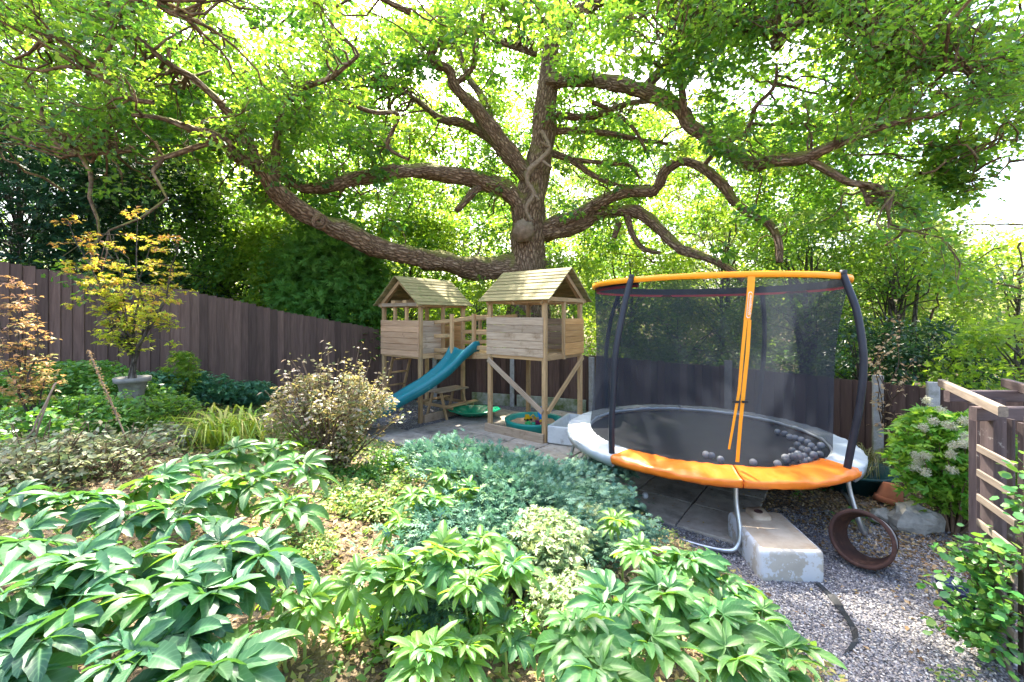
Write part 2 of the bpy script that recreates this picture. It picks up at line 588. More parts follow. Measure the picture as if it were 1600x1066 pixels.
ns = nd(nt, 'ShaderNodeTexNoise')
ns.inputs['Scale'].default_value = 9
ns.inputs['Detail'].default_value = 12
ns.inputs['Roughness'].default_value = .75
L(tc.outputs['Object'], ns.inputs['Vector'])
rs = ramp(nt, [(.3, (.04, .028, .018)), (.5, (.14, .10, .06)), (.7, (.32, .25, .16))])
L(ns.outputs['Fac'], rs.inputs['Fac'])
am = nd(nt, 'ShaderNodeAttribute', attribute_name='soil')
nb = nd(nt, 'ShaderNodeTexNoise')
nb.inputs['Scale'].default_value = 2.2
nb.inputs['Detail'].default_value = 8
nb.inputs['Roughness'].default_value = .7
L(tc.outputs['Object'], nb.inputs['Vector'])
ma = nd(nt, 'ShaderNodeMath', operation='ADD')
L(am.outputs['Fac'], ma.inputs[0])
L(nb.outputs['Fac'], ma.inputs[1])
mr = nd(nt, 'ShaderNodeMapRange')
mr.inputs[1].default_value = .95
mr.inputs[2].default_value = 1.15
L(ma.outputs[0], mr.inputs[0])
mx = nd(nt, 'ShaderNodeMixRGB')
L(mr.outputs[0], mx.inputs[0])
L(mg.outputs[0], mx.inputs[1])
L(rs.outputs[0], mx.inputs[2])
bs = nd(nt, 'ShaderNodeBsdfPrincipled')
bs.inputs['Roughness'].default_value = .85
bs.inputs['Specular IOR Level'].default_value = .25
L(mx.outputs[0], bs.inputs['Base Color'])
bp = nd(nt, 'ShaderNodeBump')
bp.inputs['Strength'].default_value = 1
bp.inputs['Distance'].default_value = .012
bp.invert = True
L(vo.outputs['Distance'], bp.inputs['Height'])
L(bp.outputs[0], bs.inputs['Normal'])
L(bs.outputs[0], out.inputs['Surface'])
M['ground'] = m

M['pebble'] = leafmat('gravel_pebbles', [(.09, .085, .09), (.145, .14, .155), (.21, .205, .22), (.27, .26, .27), (.32, .28, .24), (.5, .49, .47)], (0, 0, 0), 0.0, .7, .3)
M['litter'] = leafmat('fallen_dry_leaves', [(.10, .055, .03), (.20, .12, .06), (.33, .22, .12), (.46, .35, .22), (.36, .28, .08)], (.4, .25, .08), .25, .7, .2)
M['straw'] = leafmat('straw_litter', [(.18, .11, .06), (.34, .23, .12), (.50, .37, .20), (.60, .47, .26), (.40, .38, .10)], (.5, .38, .14), .25, .7, .2)
M['oakleaf'] = leafmat('oak_leaves', [(.022, .085, .042), (.04, .12, .05), (.065, .16, .045), (.10, .20, .045)], None, .5, .36, .6,
                       tcols=[(.10, .30, .03), (.24, .50, .035), (.42, .66, .04), (.60, .72, .06)])
M['hedge_mid'] = leafmat('mid_green_leaves', [(.05, .13, .03), (.08, .18, .035), (.12, .22, .045)], None, .42, .42, .4,
                         tcols=[(.13, .32, .03), (.24, .46, .03), (.36, .55, .04)])
M['lime'] = leafmat('lime_green_leaves', [(.06, .14, .02), (.10, .20, .03), (.15, .24, .04)], None, .5, .42, .4,
                    tcols=[(.30, .52, .03), (.45, .65, .04), (.62, .7, .07)])
M['conifer'] = leafmat('conifer_sprays', [(.05, .15, .035), (.08, .21, .04), (.13, .27, .05)], (.25, .48, .05), .35, .55, .3)
M['yew'] = leafmat('dark_conifer_sprays', [(.015, .065, .04), (.028, .10, .055), (.05, .13, .065)], (.04, .14, .05), .2, .55, .3)
M['holly'] = leafmat('dark_glossy_leaves', [(.012, .04, .018), (.02, .06, .025), (.035, .085, .03)], (.06, .16, .03), .22, .3, .5)
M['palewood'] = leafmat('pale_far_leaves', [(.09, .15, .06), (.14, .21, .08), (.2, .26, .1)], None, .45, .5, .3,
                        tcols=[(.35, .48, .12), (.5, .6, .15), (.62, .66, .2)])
M['helle'] = leafmat('hellebore_leaf', [(.026, .105, .042), (.042, .14, .044), (.07, .165, .04)], (.24, .48, .04), .32, .46, .4, vein=(.17, .30, .11))
M['helle_dark'] = leafmat('blue_green_hellebore_leaf', [(.015, .072, .044), (.024, .098, .048), (.04, .12, .045)], (.14, .36, .05), .26, .45, .42, vein=(.12, .24, .11))
M['helle_pale'] = leafmat('pale_hellebore_leaf', [(.05, .155, .032), (.072, .19, .036), (.12, .225, .04)], (.34, .56, .04), .38, .46, .4, vein=(.20, .32, .13))
M['juniper'] = leafmat('blue_juniper_sprays', [(.065, .165, .115), (.11, .235, .165), (.18, .32, .22), (.17, .29, .12)], (.12, .28, .16), .22, .6, .3)
M['ivy'] = leafmat('variegated_ivy', [(.07, .15, .06), (.14, .24, .10), (.38, .44, .22), (.50, .53, .30)], (.4, .5, .15), .3, .5, .3)
M['privet'] = leafmat('bronze_green_leaves', [(.07, .12, .035), (.13, .17, .06), (.25, .16, .11), (.38, .31, .24), (.16, .24, .06)], (.45, .38, .12), .35, .45, .35)
M['acer'] = leafmat('golden_maple_leaves', [(.28, .36, .03), (.45, .48, .04), (.60, .52, .06), (.6, .34, .07), (.45, .18, .08)], None, .5, .5, .3,
                    tcols=[(.4, .55, .03), (.6, .62, .04), (.75, .62, .06), (.75, .38, .08), (.5, .2, .08)])
M['acer_red'] = leafmat('bronze_maple_leaves', [(.3, .32, .06), (.42, .28, .10), (.46, .20, .10), (.30, .12, .07)], (.6, .35, .12), .4, .5, .3)
M['bramble'] = leafmat('bright_bramble_leaves', [(.03, .12, .03), (.05, .18, .035), (.09, .24, .04), (.16, .30, .05)], (.25, .48, .04), .35, .36, .5)
M['geranium'] = leafmat('blue_green_bed_leaves', [(.035, .13, .075), (.055, .18, .10), (.09, .24, .11)], (.15, .34, .08), .3, .42, .4)
M['drygrey'] = leafmat('dry_grey_leaves', [(.14, .19, .10), (.24, .28, .16), (.33, .34, .23), (.24, .18, .10), (.10, .24, .05)], (.3, .32, .14), .25, .65, .2)
M['daylily'] = leafmat('strap_leaves', [(.13, .28, .035), (.22, .36, .04), (.36, .42, .06), (.48, .40, .10)], (.45, .6, .05), .35, .4, .4)
M['cover'] = leafmat('ground_cover_leaves', [(.04, .12, .04), (.08, .19, .05), (.17, .28, .07), (.38, .38, .13), (.45, .30, .12)], (.3, .45, .06), .3, .5, .3)
M['clematis'] = leafmat('clematis_leaves', [(.05, .20, .025), (.09, .27, .03), (.15, .34, .04), (.26, .40, .05)], (.36, .58, .04), .42, .42, .4)
M['honeysuckle'] = leafmat('rounded_climber_leaves', [(.03, .14, .04), (.05, .20, .045), (.08, .25, .05), (.22, .33, .045)], (.24, .48, .04), .34, .36, .6)
M['seedhead'] = leafmat('fluffy_seed_heads', [(.50, .50, .36), (.60, .58, .44), (.42, .42, .26)], (.6, .58, .45), .3, .8, .1)
M['deadleaf'] = leafmat('dead_tan_leaves', [(.42, .28, .15), (.50, .36, .20), (.33, .20, .10)], (.5, .32, .14), .35, .7, .2)
M['drygrass'] = leafmat('dry_grass', [(.10, .14, .04), (.20, .20, .08), (.34, .28, .14)], (.3, .3, .1), .25, .6, .2)

# ------------------------------------------------------------------ terrain
BND = [(1.75, -3), (1.85, 2.4), (1.85, 3.5), (1.30, 4.5), (.35, 5.35), (-1.0, 6.15), (-2.2, 6.9), (-3.2, 8.1), (-3.6, 10), (-3.6, 40)]
BA = np.array(BND, float)


def bed_d(x, y):
    """metres inside the raised bed (negative outside)"""
    x = np.asarray(x, float)
    y = np.asarray(y, float)
    best = np.full(x.shape, 1e9)
    for (x0, y0), (x1, y1) in zip(BND[:-1], BND[1:]):
        dx, dy = x1 - x0, y1 - y0
        t = np.clip(((x - x0) * dx + (y - y0) * dy) / (dx * dx + dy * dy), 0, 1)
        best = np.minimum(best, np.hypot(x - x0 - t * dx, y - y0 - t * dy))
    xb = np.interp(y, BA[:, 1], BA[:, 0])
    return np.where(x < xb, best, -best)


def gz(x, y):
    d = np.clip(bed_d(x, y), 0, None)
    z = 1.15 * (1 - np.exp(-d / 2.6))
    z = z + np.where(d > .3, .025 * np.sin(np.asarray(x) * 3.1) * np.cos(np.asarray(y) * 2.7), 0)
    return z


def hit(px, py, h=0.0):
    """where the line of sight through a point of the photo meets the terrain raised by h"""
    dx, dz = (px - CX) / FOC, -(py - HY) / FOC
    Y = np.arange(.4, 30, .01)
    f = CAMZ + dz * Y - gz(dx * Y, Y) - h
    i = int(np.argmax(f < 0))
    return Vector((dx * Y[i], Y[i], CAMZ + dz * Y[i]))


def np_mesh(name, V, loops, starts, totals, mat, smooth=False):
    me = bpy.data.meshes.new(name)
    me.vertices.add(len(V))
    me.vertices.foreach_set('co', np.asarray(V, np.float32).ravel())
    me.loops.add(len(loops))
    me.loops.foreach_set('vertex_index', np.asarray(loops, np.int32))
    me.polygons.add(len(starts))
    me.polygons.foreach_set('loop_start', np.asarray(starts, np.int32))
    me.polygons.foreach_set('loop_total', np.asarray(totals, np.int32))
    if smooth:
        me.polygons.foreach_set('use_smooth', np.ones(len(starts), bool))
    me.update(calc_edges=True)
    me.materials.append(mat)
    return me


def attr(me, name, vals):
    a = me.attributes.new(name, 'FLOAT', 'POINT')
    a.data.foreach_set('value', np.asarray(vals, np.float32))


xs = np.concatenate([[-400, -200, -100, -60, -40, -25, -18], np.arange(-13, 8.01, .12), [9, 11, 14, 20, 30, 50, 100, 200, 400]])
ys = np.concatenate([[-200, -80, -30, -12, -6, -3], np.arange(-1.5, 12.01, .12), [13, 15, 18, 22, 28, 40, 60, 100, 200, 500, 900]])
gx, gy = np.meshgrid(xs, ys)
gzv = gz(gx, gy)
V = np.stack([gx.ravel(), gy.ravel(), gzv.ravel()], 1)
nx, ny = len(xs), len(ys)
I = np.arange(nx * ny).reshape(ny, nx)
Q = np.stack([I[:-1, :-1], I[:-1, 1:], I[1:, 1:], I[1:, :-1]], -1).reshape(-1, 4)
me = np_mesh('ground', V, Q.ravel(), np.arange(len(Q)) * 4, np.full(len(Q), 4), M['ground'], True)
d = bed_d(gx, gy)
soil = np.where(d > 0, np.clip(.3 + d * 1.5, 0, 1), 0)
ax = gx.ravel()
ay = gy.ravel()
strip = np.clip(((ax - 2.55) * .62 + (ay - 3.5) * .38) * 1.0, 0, .62)        # litter thickens towards the fence on the right
soil = np.maximum(soil.ravel(), np.where(ax > 1.5, strip, 0))
soil = np.maximum(soil, np.where((ay > 10.6), 1.0, 0))
attr(me, 'soil', soil)
g = bpy.data.objects.new('ground', me)
link(g)
g['kind'] = 'structure'

# ------------------------------------------------------------------ leaf clouds
T_LEAF = (np.array([(0, 0, 0), (.5, 0, 0), (1, 0, -.12), (.42, .26, .07), (.42, -.26, .07)]), [(0, 1, 3), (1, 2, 3), (0, 4, 1), (1, 4, 2)])
T_DIA = (np.array([(0, 0, 0), (1, 0, -.08), (.45, .27, .06), (.45, -.27, .06)]), [(0, 1, 2), (0, 3, 1)])
T_ROUND = (np.array([(0, 0, 0), (.25, .3, .04), (.7, .3, .03), (1, 0, -.05), (.7, -.3, .03), (.25, -.3, .04)]), [(0, 3, 2, 1), (0, 5, 4, 3)])
_o = [(0, 0), (.12, .06), (.2, .17), (.3, .10), (.42, .25), (.54, .14), (.68, .28), (.78, .15), (.92, .14), (1, 0)]
_ov = [(x, y, .25 * abs(y) - .12 * x * x) for x, y in _o] + [(x, -y, .25 * abs(y) - .12 * x * x) for x, y in _o[1:-1]]
_o = [(0, 0), (.22, .17), (.33, .08), (.66, .27), (.8, .12), (1, 0)]
_ov = [(x, y, .25 * abs(y) - .12 * x * x) for x, y in _o] + [(x, -y, .25 * abs(y) - .12 * x * x) for x, y in _o[1:-1]]
T_OAK = (np.array(_ov), [(0, 2, 1), (0, 5, 2), (2, 5, 3), (3, 5, 4), (0, 6, 7), (0, 7, 5), (7, 8, 5), (8, 9, 5)])
T_MAPLE = (np.array([(0, 0, 0), (.35, .12, .02), (.25, .5, -.04), (.5, .18, .02), (1, 0, -.1), (.5, -.18, .02), (.25, -.5, -.04), (.35, -.12, .02), (.75, .42, -.06), (.75, -.42, -.06)]),
           [(0, 1, 2), (1, 3, 8), (3, 5, 4), (0, 7, 3), (0, 3, 1), (7, 5, 3), (5, 7, 9), (0, 6, 7)])


def _spray():
    V, F = [], []
    for a, l, x0 in ((0, 1, 0), (.7, .55, .15), (-.7, .55, .25), (.6, .45, .45), (-.6, .42, .55)):
        b = len(V)
        c, s = math.cos(a), math.sin(a)
        for u, v in ((0, 0), (.45, .09), (1, 0), (.45, -.09)):
            u2, v2 = u * l, v * max(l, .7)
            V.append((x0 + u2 * c - v2 * s, u2 * s + v2 * c, -.12 * (x0 + u2) ** 2 + .05 * abs(v)))
        F.append((b, b + 3, b + 2, b + 1))
    return np.array(V), F


T_SPRAY = _spray()
T_PEB = (np.array([(1, 0, 0), (0, .8, .1), (-.9, .1, 0), (.1, -.8, 0), (0, .1, .55)]),
         [(0, 1, 4), (1, 2, 4), (2, 3, 4), (3, 0, 4)])
T_BLADE = (np.array([(0, -.5, 0), (0, .5, 0), (.35, -.45, .55), (.35, .45, .55), (.7, -.3, .6), (.7, .3, .6), (1, 0, .25)]),
           [(0, 1, 3, 2), (2, 3, 5, 4), (4, 5, 6)])


def unit(a):
    return a / np.maximum(np.linalg.norm(a, axis=1, keepdims=True), 1e-9)


def leaves(name, pos, size, tmpl, mat, parent=None, D=None, jitter=.6, droop=(-.7, .35), sx=(1, 1, 1), var=.3, rnd=None, kind='stuff', mw=None, up=None):
    pos = np.asarray(pos, float)
    N = len(pos)
    a = rng.uniform(0, 2 * np.pi, N)
    R = np.stack([np.cos(a), np.sin(a), rng.uniform(droop[0], droop[1], N)], 1)
    if D is not None:
        R = unit(R) * .6 + D
    D_ = unit(R)
    U0 = np.array([0, 0, 1.0]) + rng.normal(0, jitter, (N, 3))
    if up is not None:
        U0 = up + rng.normal(0, jitter, (N, 3))
    S = unit(np.cross(U0, D_))
    U = np.cross(D_, S)
    tv, tf = tmpl
    s = size * rng.uniform(1 - var, 1 + var, (N, 1, 1))
    tv = tv * np.array(sx)
    W = pos[:, None, :] + s * (tv[None, :, 0:1] * D_[:, None, :] + tv[None, :, 1:2] * S[:, None, :] + tv[None, :, 2:3] * U[:, None, :])
    k = len(tv)
    fl = np.concatenate([np.array(f) for f in tf])
    tot = np.array([len(f) for f in tf])
    loops = (fl[None, :] + (np.arange(N) * k)[:, None]).ravel()
    totals = np.tile(tot, N)
    starts = np.concatenate([[0], np.cumsum(totals)[:-1]])
    mwm = mw if mw is not None else (WM[parent].copy() if parent is not None else Matrix.Translation(Vector(pos.mean(0))))
    off = np.array(mwm.translation)
    me = np_mesh(name, (W - off).reshape(-1, 3), loops, starts, totals, mat)
    r = rng.uniform(0, 1, N) if rnd is None else np.clip(np.asarray(rnd), 0, 1)
    attr(me, 'rnd', np.repeat(r, k))
    o = bpy.data.objects.new(name, me)
    link(o, parent, Matrix.Translation(Vector(off)))
    if kind:
        o['kind'] = kind
    return o


def clumps(centres, radii, n, flat=.7):
    C = np.repeat(np.asarray(centres, float), n, 0)
    R = np.repeat(np.asarray(radii, float), n)[:, None]
    v = rng.normal(0, 1, C.shape)
    v = unit(v) * (rng.uniform(0, 1, (len(C), 1)) ** (.45))
    v[:, 2] *= flat
    return C + v * R, unit(v + 1e-6)


def wig(p0, p1, n, amp, sag=0.0, seed=None):
    p0, p1 = Vector(p0), Vector(p1)
    Lh = (p1 - p0).length
    pts = []
    o1, o2, o3 = (random.uniform(0, 50) for _ in range(3))
    for i in range(n + 1):
        t = i / n
        p = p0.lerp(p1, t)
        k = math.sin(math.pi * t) if i < n else 0
        wv = Vector((noise.noise((o1 + t * 2.2, 0, 0)), noise.noise((o2 + t * 2.2, 3, 0)), noise.noise((o3 + t * 2.2, 7, 0))))
        p = p + wv * amp * Lh * (.3 + .7 * k) * (1 if i else 0)
        p.z += sag * k * Lh
        pts.append(p)
    return pts


def smooth_path(pts, rad, sub=6):
    """Catmull-Rom through traced points"""
    P_ = [Vector(p) for p in pts]
    Q, R = [], []
    n = len(P_)
    for i in range(n - 1):
        a, b, c, d_ = P_[max(i - 1, 0)], P_[i], P_[i + 1], P_[min(i + 2, n - 1)]
        for j in range(sub):
            t = j / sub
            Q.append(.5 * ((2 * b) + (c - a) * t + (2 * a - 5 * b + 4 * c - d_) * t * t + (3 * b - a - 3 * c + d_) * t ** 3))
            R.append(rad[i] * (1 - t) + rad[i + 1] * t)
    Q.append(P_[-1])
    R.append(rad[-1])
    return Q, R


def bark_tube(name, pts, rad, mat, parent, n=14, rough=.10, sub=6, flare=0.0, ext=None):
    Q, R = smooth_path(pts, rad, sub)
    V, F, UV = [], [], []
    ref = None
    dist = 0
    N = len(Q)
    o1 = random.uniform(0, 90)
    for i, p in enumerate(Q):
        t = (Q[min(i + 1, N - 1)] - Q[max(i - 1, 0)]).normalized()
        if ref is None:
            ref = t.orthogonal().normalized()
        ref = (ref - t * ref.dot(t)).normalized()
        b = t.cross(ref)
        if i:
            dist += (Q[i] - Q[i - 1]).length
        for k in range(n):
            a = 2 * math.pi * k / n
            nrm = ref * math.cos(a) + b * math.sin(a)
            nz_ = noise.noise((p.x * 1.7 + nrm.x * 1.3 + o1, p.y * 1.7 + nrm.y * 1.3, p.z * 1.7 + nrm.z * 1.3)) + .4 * noise.noise((p.x * 5 + nrm.x * 3 + o1, p.y * 5 + nrm.y * 3, p.z * 5 + nrm.z * 3))
            V.append(p + nrm * R[i] * (1 + rough * 2 * nz_))
            cr = max(R[i], .04)
            UV.append((math.cos(a) * cr * 16, math.sin(a) * cr * 16, dist * 4.2))
    for i in range(N - 1):
        for k in range(n):
            k2 = (k + 1) % n
            F.append((i * n + k, i * n + k2, (i + 1) * n + k2, (i + 1) * n + k))
    F.append(tuple((N - 1) * n + k for k in range(n)))
    mw = WM[parent].copy() if parent is not None else Matrix.Identity(4)
    me = mesh_from(name, V, F, True, [mat])
    me.transform(mw.inverted())
    a = me.attributes.new('buv', 'FLOAT_VECTOR', 'POINT')
    a.data.foreach_set('vector', np.array(UV, np.float32).ravel())
    o = bpy.data.objects.new(name, me)
    link(o, parent, mw)
    return o, Q


# ------------------------------------------------------------------ the big oak
oak = thing('oak_tree', 'huge spreading oak with twisting mossy limbs rising behind the wooden play towers', 'tree', (.45, 12.0, 0))
TRY = 12.0
tp = [(828, 640), (826, 520), (826, 440), (824, 390), (826, 330), (836, 280), (848, 220), (854, 150), (862, 70), (882, -30), (900, -140)]
tr_w = [86, 74, 64, 60, 58, 46, 38, 34, 28, 22, 14]
bark_tube('trunk', [P(x, y, TRY + .02 * i) for i, (x, y) in enumerate(tp)], [.92 * wv / 2 / FOC * TRY for wv in tr_w], M['bark'], oak, 22, .13, 5)
# traced limbs: list of (px, py, distance), widths in photo pixels
LIMBS = [
    ([(815, 418, 12), (745, 418, 11.6), (690, 408, 11.1), (640, 397, 10.6), (590, 386, 10.1), (545, 366, 9.6), (500, 346, 9.1), (460, 322, 8.7), (425, 292, 8.3), (405, 262, 7.9), (370, 245, 7.5), (345, 216, 7.1), (300, 200, 6.7), (255, 188, 6.3), (205, 180, 6)],
     [44, 36, 34, 34, 33, 32, 31, 29, 26, 24, 20, 15, 12, 9, 6]),
    ([(425, 292, 8.3), (428, 255, 8.2), (432, 215, 8.1), (440, 175, 8), (470, 140, 7.8), (520, 120, 7.6), (560, 90, 7.4)], [20, 15, 12, 10, 8, 7, 5]),
    ([(405, 262, 7.9), (380, 205, 7.6), (350, 165, 7.3), (300, 125, 7.0), (265, 100, 6.8), (215, 60, 6.5), (180, 20, 6.2), (150, -40, 6)], [16, 13, 12, 11, 10, 9, 8, 6]),
    ([(824, 335, 12), (792, 297, 11.8), (755, 285, 11.5), (700, 273, 11.1), (650, 268, 10.7), (600, 271, 10.3), (550, 283, 10), (505, 294, 9.7), (465, 290, 9.5), (430, 262, 9.2), (400, 240, 9)],
     [34, 30, 29, 27, 25, 24, 22, 20, 15, 11, 7]),
    ([(750, 292, 11.5), (735, 305, 11.3), (712, 328, 11.1)], [16, 13, 9]),
    ([(830, 285, 12), (800, 245, 11.8), (770, 205, 11.6), (740, 170, 11.4), (712, 135, 11.2), (700, 110, 11.1), (673, 95, 11), (686, 63, 10.8), (720, 50, 10.6), (758, 44, 10.4), (770, 60, 10.3), (801, 73, 10.2), (838, 83, 10)],
     [32, 29, 26, 22, 18, 15, 13, 13, 12, 12, 11, 10, 8]),
    ([(712, 130, 11.2), (738, 105, 11.1), (744, 62, 11), (765, 16, 10.8), (775, -30, 10.7)], [11, 10, 9, 8, 6]),
    ([(800, 245, 12), (765, 215, 12.2), (723, 194, 12.3), (686, 186, 12.4), (644, 152, 12.6), (600, 130, 12.8)], [20, 17, 14, 11, 8, 5]),
    ([(775, 212, 11.9), (752, 150, 12.2), (730, 118, 12.3), (712, 70, 12.4), (700, 10, 12.5)], [15, 13, 11, 9, 6]),
    ([(848, 358, 12), (896, 340, 11.6), (938, 316, 11.2), (980, 303, 10.9), (1022, 298, 10.6), (1040, 268, 10.3), (1066, 252, 10), (1095, 260, 9.8), (1127, 286, 9.5), (1148, 310, 9.3), (1169, 331, 9.1), (1200, 349, 8.9), (1214, 370, 8.8), (1216, 410, 8.7)],
     [28, 24, 20, 18, 17, 16, 16, 15, 14, 14, 13, 12, 12, 10]),
    ([(848, 366, 12), (901, 350, 11.7), (938, 332, 11.5), (980, 328, 11.2), (1011, 341, 11), (1043, 373, 10.7), (1064, 388, 10.5), (1090, 396, 10.3), (1125, 412, 10), (1160, 440, 9.8)],
     [30, 26, 22, 20, 20, 18, 17, 16, 14, 9]),
    ([(980, 335, 11.2), (988, 365, 11.1), (1006, 388, 11), (1032, 396, 10.9)], [13, 11, 9, 6]),
    ([(968, 348, 11.3), (960, 372, 11.3)], [11, 8]),
    ([(858, 128, 12), (900, 124, 11.5), (940, 128, 11), (985, 138, 10.5), (1032, 153, 10), (1060, 170, 9.7), (1080, 195, 9.4), (1111, 215, 9.1), (1143, 236, 8.8), (1174, 256, 8.5), (1206, 255, 8.2), (1258, 246, 7.9), (1295, 231, 7.6), (1347, 210, 7.3), (1405, 190, 7), (1470, 180, 6.7)],
     [26, 24, 23, 24, 26, 24, 20, 22, 22, 22, 20, 19, 17, 14, 10, 6]),
    ([(1260, 247, 7.9), (1295, 268, 7.7), (1332, 282, 7.5), (1363, 289, 7.3)], [13, 12, 11, 8]),
    ([(1340, 284, 7.5), (1350, 300, 7.4), (1356, 318, 7.3)], [8, 6, 4]),
    ([(1098, 260, 9.8), (1115, 240, 9.6), (1127, 226, 9.5), (1164, 205, 9.3), (1180, 168, 9.1), (1211, 136, 8.9), (1215, 100, 8.8)], [9, 8, 8, 8, 7, 6, 4]),
    ([(1069, 186, 9.5), (1064, 131, 9.3), (1046, 105, 9.2), (1056, 81, 9.1), (1050, 55, 9)], [14, 11, 10, 9, 6]),
    ([(1000, 145, 10.3), (1060, 80, 10), (1110, 20, 9.6), (1137, -20, 9.4)], [16, 16, 15, 13]),
    ([(1110, 15, 9.6), (1160, 40, 9.2), (1205, 55, 8.8), (1215, 75, 8.5), (1240, 42, 8.2), (1290, 28, 8), (1340, 42, 7.7), (1390, 70, 7.4), (1450, 95, 7), (1520, 110, 6.6)], [15, 15, 15, 15, 14, 13, 12, 11, 9, 5]),
    ([(868, 60, 12), (900, 20, 11.8), (940, 0, 11.5), (980, -10, 11.2)], [20, 18, 16, 12]),
    ([(870, 180, 12.2), (925, 182, 12), (985, 162, 11.8), (1030, 158, 11.6)], [14, 12, 9, 6]),
    ([(868, 206, 12.2), (915, 204, 12), (959, 211, 11.8), (1000, 216, 11.6), (1045, 226, 11.4)], [12, 11, 10, 8, 5]),
    ([(862, 240, 12.3), (896, 252, 12.2), (927, 273, 12.1), (970, 289, 12), (1015, 291, 11.9)], [12, 10, 9, 8, 5]),
    ([(896, 250, 12.2), (950, 255, 12), (985, 262, 11.8), (1000, 280, 11.7)], [8, 8, 7, 4]),
    ([(925, 160, 11.5), (960, 175, 11.4), (990, 200, 11.3), (1010, 235, 11.2)], [8, 7, 6, 4]),
    ([(240, 160, 6.1), (200, 150, 6), (150, 105, 5.8), (80, 55, 5.5)], [9, 8, 7, 5]),
    ([(205, 235, 7), (150, 240, 6.8), (120, 238, 6.7)], [8, 7, 4]),
    ([(345, 216, 7.1), (300, 232, 7), (265, 244, 6.9), (235, 250, 6.8)], [12, 10, 9, 6]),
    ([(520, 150, 8), (580, 175, 8.4), (620, 180, 8.8), (605, 225, 9), (640, 250, 9.2)], [6, 7, 7, 6, 5]),
    ([(640, 20, 9), (600, 0, 8.6), (560, -20, 8.2)], [10, 9, 8]),
    ([(225, -20, 5.4), (260, 15, 5.6), (300, 30, 5.8)], [13, 11, 8]),
]
LP = []
for i, (pts, wd) in enumerate(LIMBS):
    pp = [P(*q) for q in pts]
    rr = [.93 * wv / 2 / FOC * q[2] * (1 + .16 * noise.noise((q[0] * .03, q[1] * .03, i))) for wv, q in zip(wd, pts)]
    pp = [pp[0]] + [q + Vector((noise.noise((k * 2.3, i, 0)), 0, noise.noise((k * 2.3, i, 9)))) * .09 for k, q in enumerate(pp[1:])]
    o, Q = bark_tube('branch', pp, rr, M['bark'], oak, 14 if max(wd) > 12 else 8, .20, 7)
    LP += [(q, i) for q in Q[2:]]
# twisted dead branch with a burl in front of the trunk
dp = [(846, 205, 11.7), (859, 231, 11.45), (845, 250, 11.4), (826, 268, 11.35), (824, 285, 11.35), (834, 303, 11.35), (822, 325, 11.35), (829, 346, 11.4)]
bark_tube('dead_branch', [P(*q) for q in dp], [6 / 2 / FOC * 11.5 * k for k in (.7, 1, 1.2, 1.9, 1.0, 1.25, .9, 1.3)], M['deadwood'], oak, 10, .34, 6)
for q_, e_ in (((845, 250, 11.4), (862, 262, 11.2)), ((826, 268, 11.35), (812, 256, 11.2)), ((834, 303, 11.35), (843, 312, 11.2)), ((859, 231, 11.45), (846, 222, 11.3))):
    bark_tube('dead_branch', [P(*q_), P(*q_).lerp(P(*e_), .5), P(*e_)], [.045, .035, .02], M['deadwood'], oak, 7, .3, 4)
b = MB()
c = P(818, 361, 11.35)
nu, nv = 16, 10
Vb, Fb = [], []
for i in range(nv + 1):
    for k in range(nu):
        th, ph = math.pi * i / nv, 2 * math.pi * k / nu
        nrm = Vector((math.sin(th) * math.cos(ph), math.sin(th) * math.sin(ph), math.cos(th)))
        r = .28 * (1 + .5 * noise.noise(nrm * 2.1 + Vector((3, 1, 2))))
        Vb.append(c + nrm * r)
for i in range(nv):
    for k in range(nu):
        Fb.append((i * nu + k, i * nu + (k + 1) % nu, (i + 1) * nu + (k + 1) % nu, (i + 1) * nu + k))
b.add(Vb, Fb)
b.build('burl', M['deadwood'], oak, True)
# ringed knot on the low left limb
kc = P(506, 349, 8.95) + Vector((0, -.19, 0))
b = MB()
for rr_, dz in ((.145, 0), (.095, -.02), (.05, -.03)):
    pts = [kc + Vector((math.cos(a) * rr_, dz, math.sin(a) * rr_ * .95)) for a in [2 * math.pi * k / 16 for k in range(17)]]
    b.tube(pts, .03, 6, False)
b.build('knot', M['bark'], oak, True)

# crown: clumps round the limbs and an outer dome; twigs tie every clump to the wood
limb_pts = np.array([tuple(q) for q, i in LP])
cent, crad = [], []


def add_clump(c, r):
    cent.append(tuple(c))
    crad.append(r)


def proj(c):
    return CX + c[0] / c[1] * FOC, HY - (c[2] - CAMZ) / c[1] * FOC


# (a) clumps along outer limbs
for q, i in LP:
    x, y, z = q
    px, py = proj(q)
    dens = .10
    if px < 520 and py < 260:
        dens = .75
    elif px < 600 and py > 260:
        dens = .03
    elif px > 1380:
        dens = .12
    elif px > 1250 and py < 260:
        dens = .4
    elif py < 110:
        dens = .3
    k = rng.poisson(dens * 1.2)
    for _ in range(k):
        off = rng.normal(0, 1, 3) * np.array([.7, .6, .45])
        off[2] = abs(off[2]) * (1 if rng.uniform() < .8 else -1) + .12
        add_clump(np.array(q) + off, rng.uniform(.25, .48))
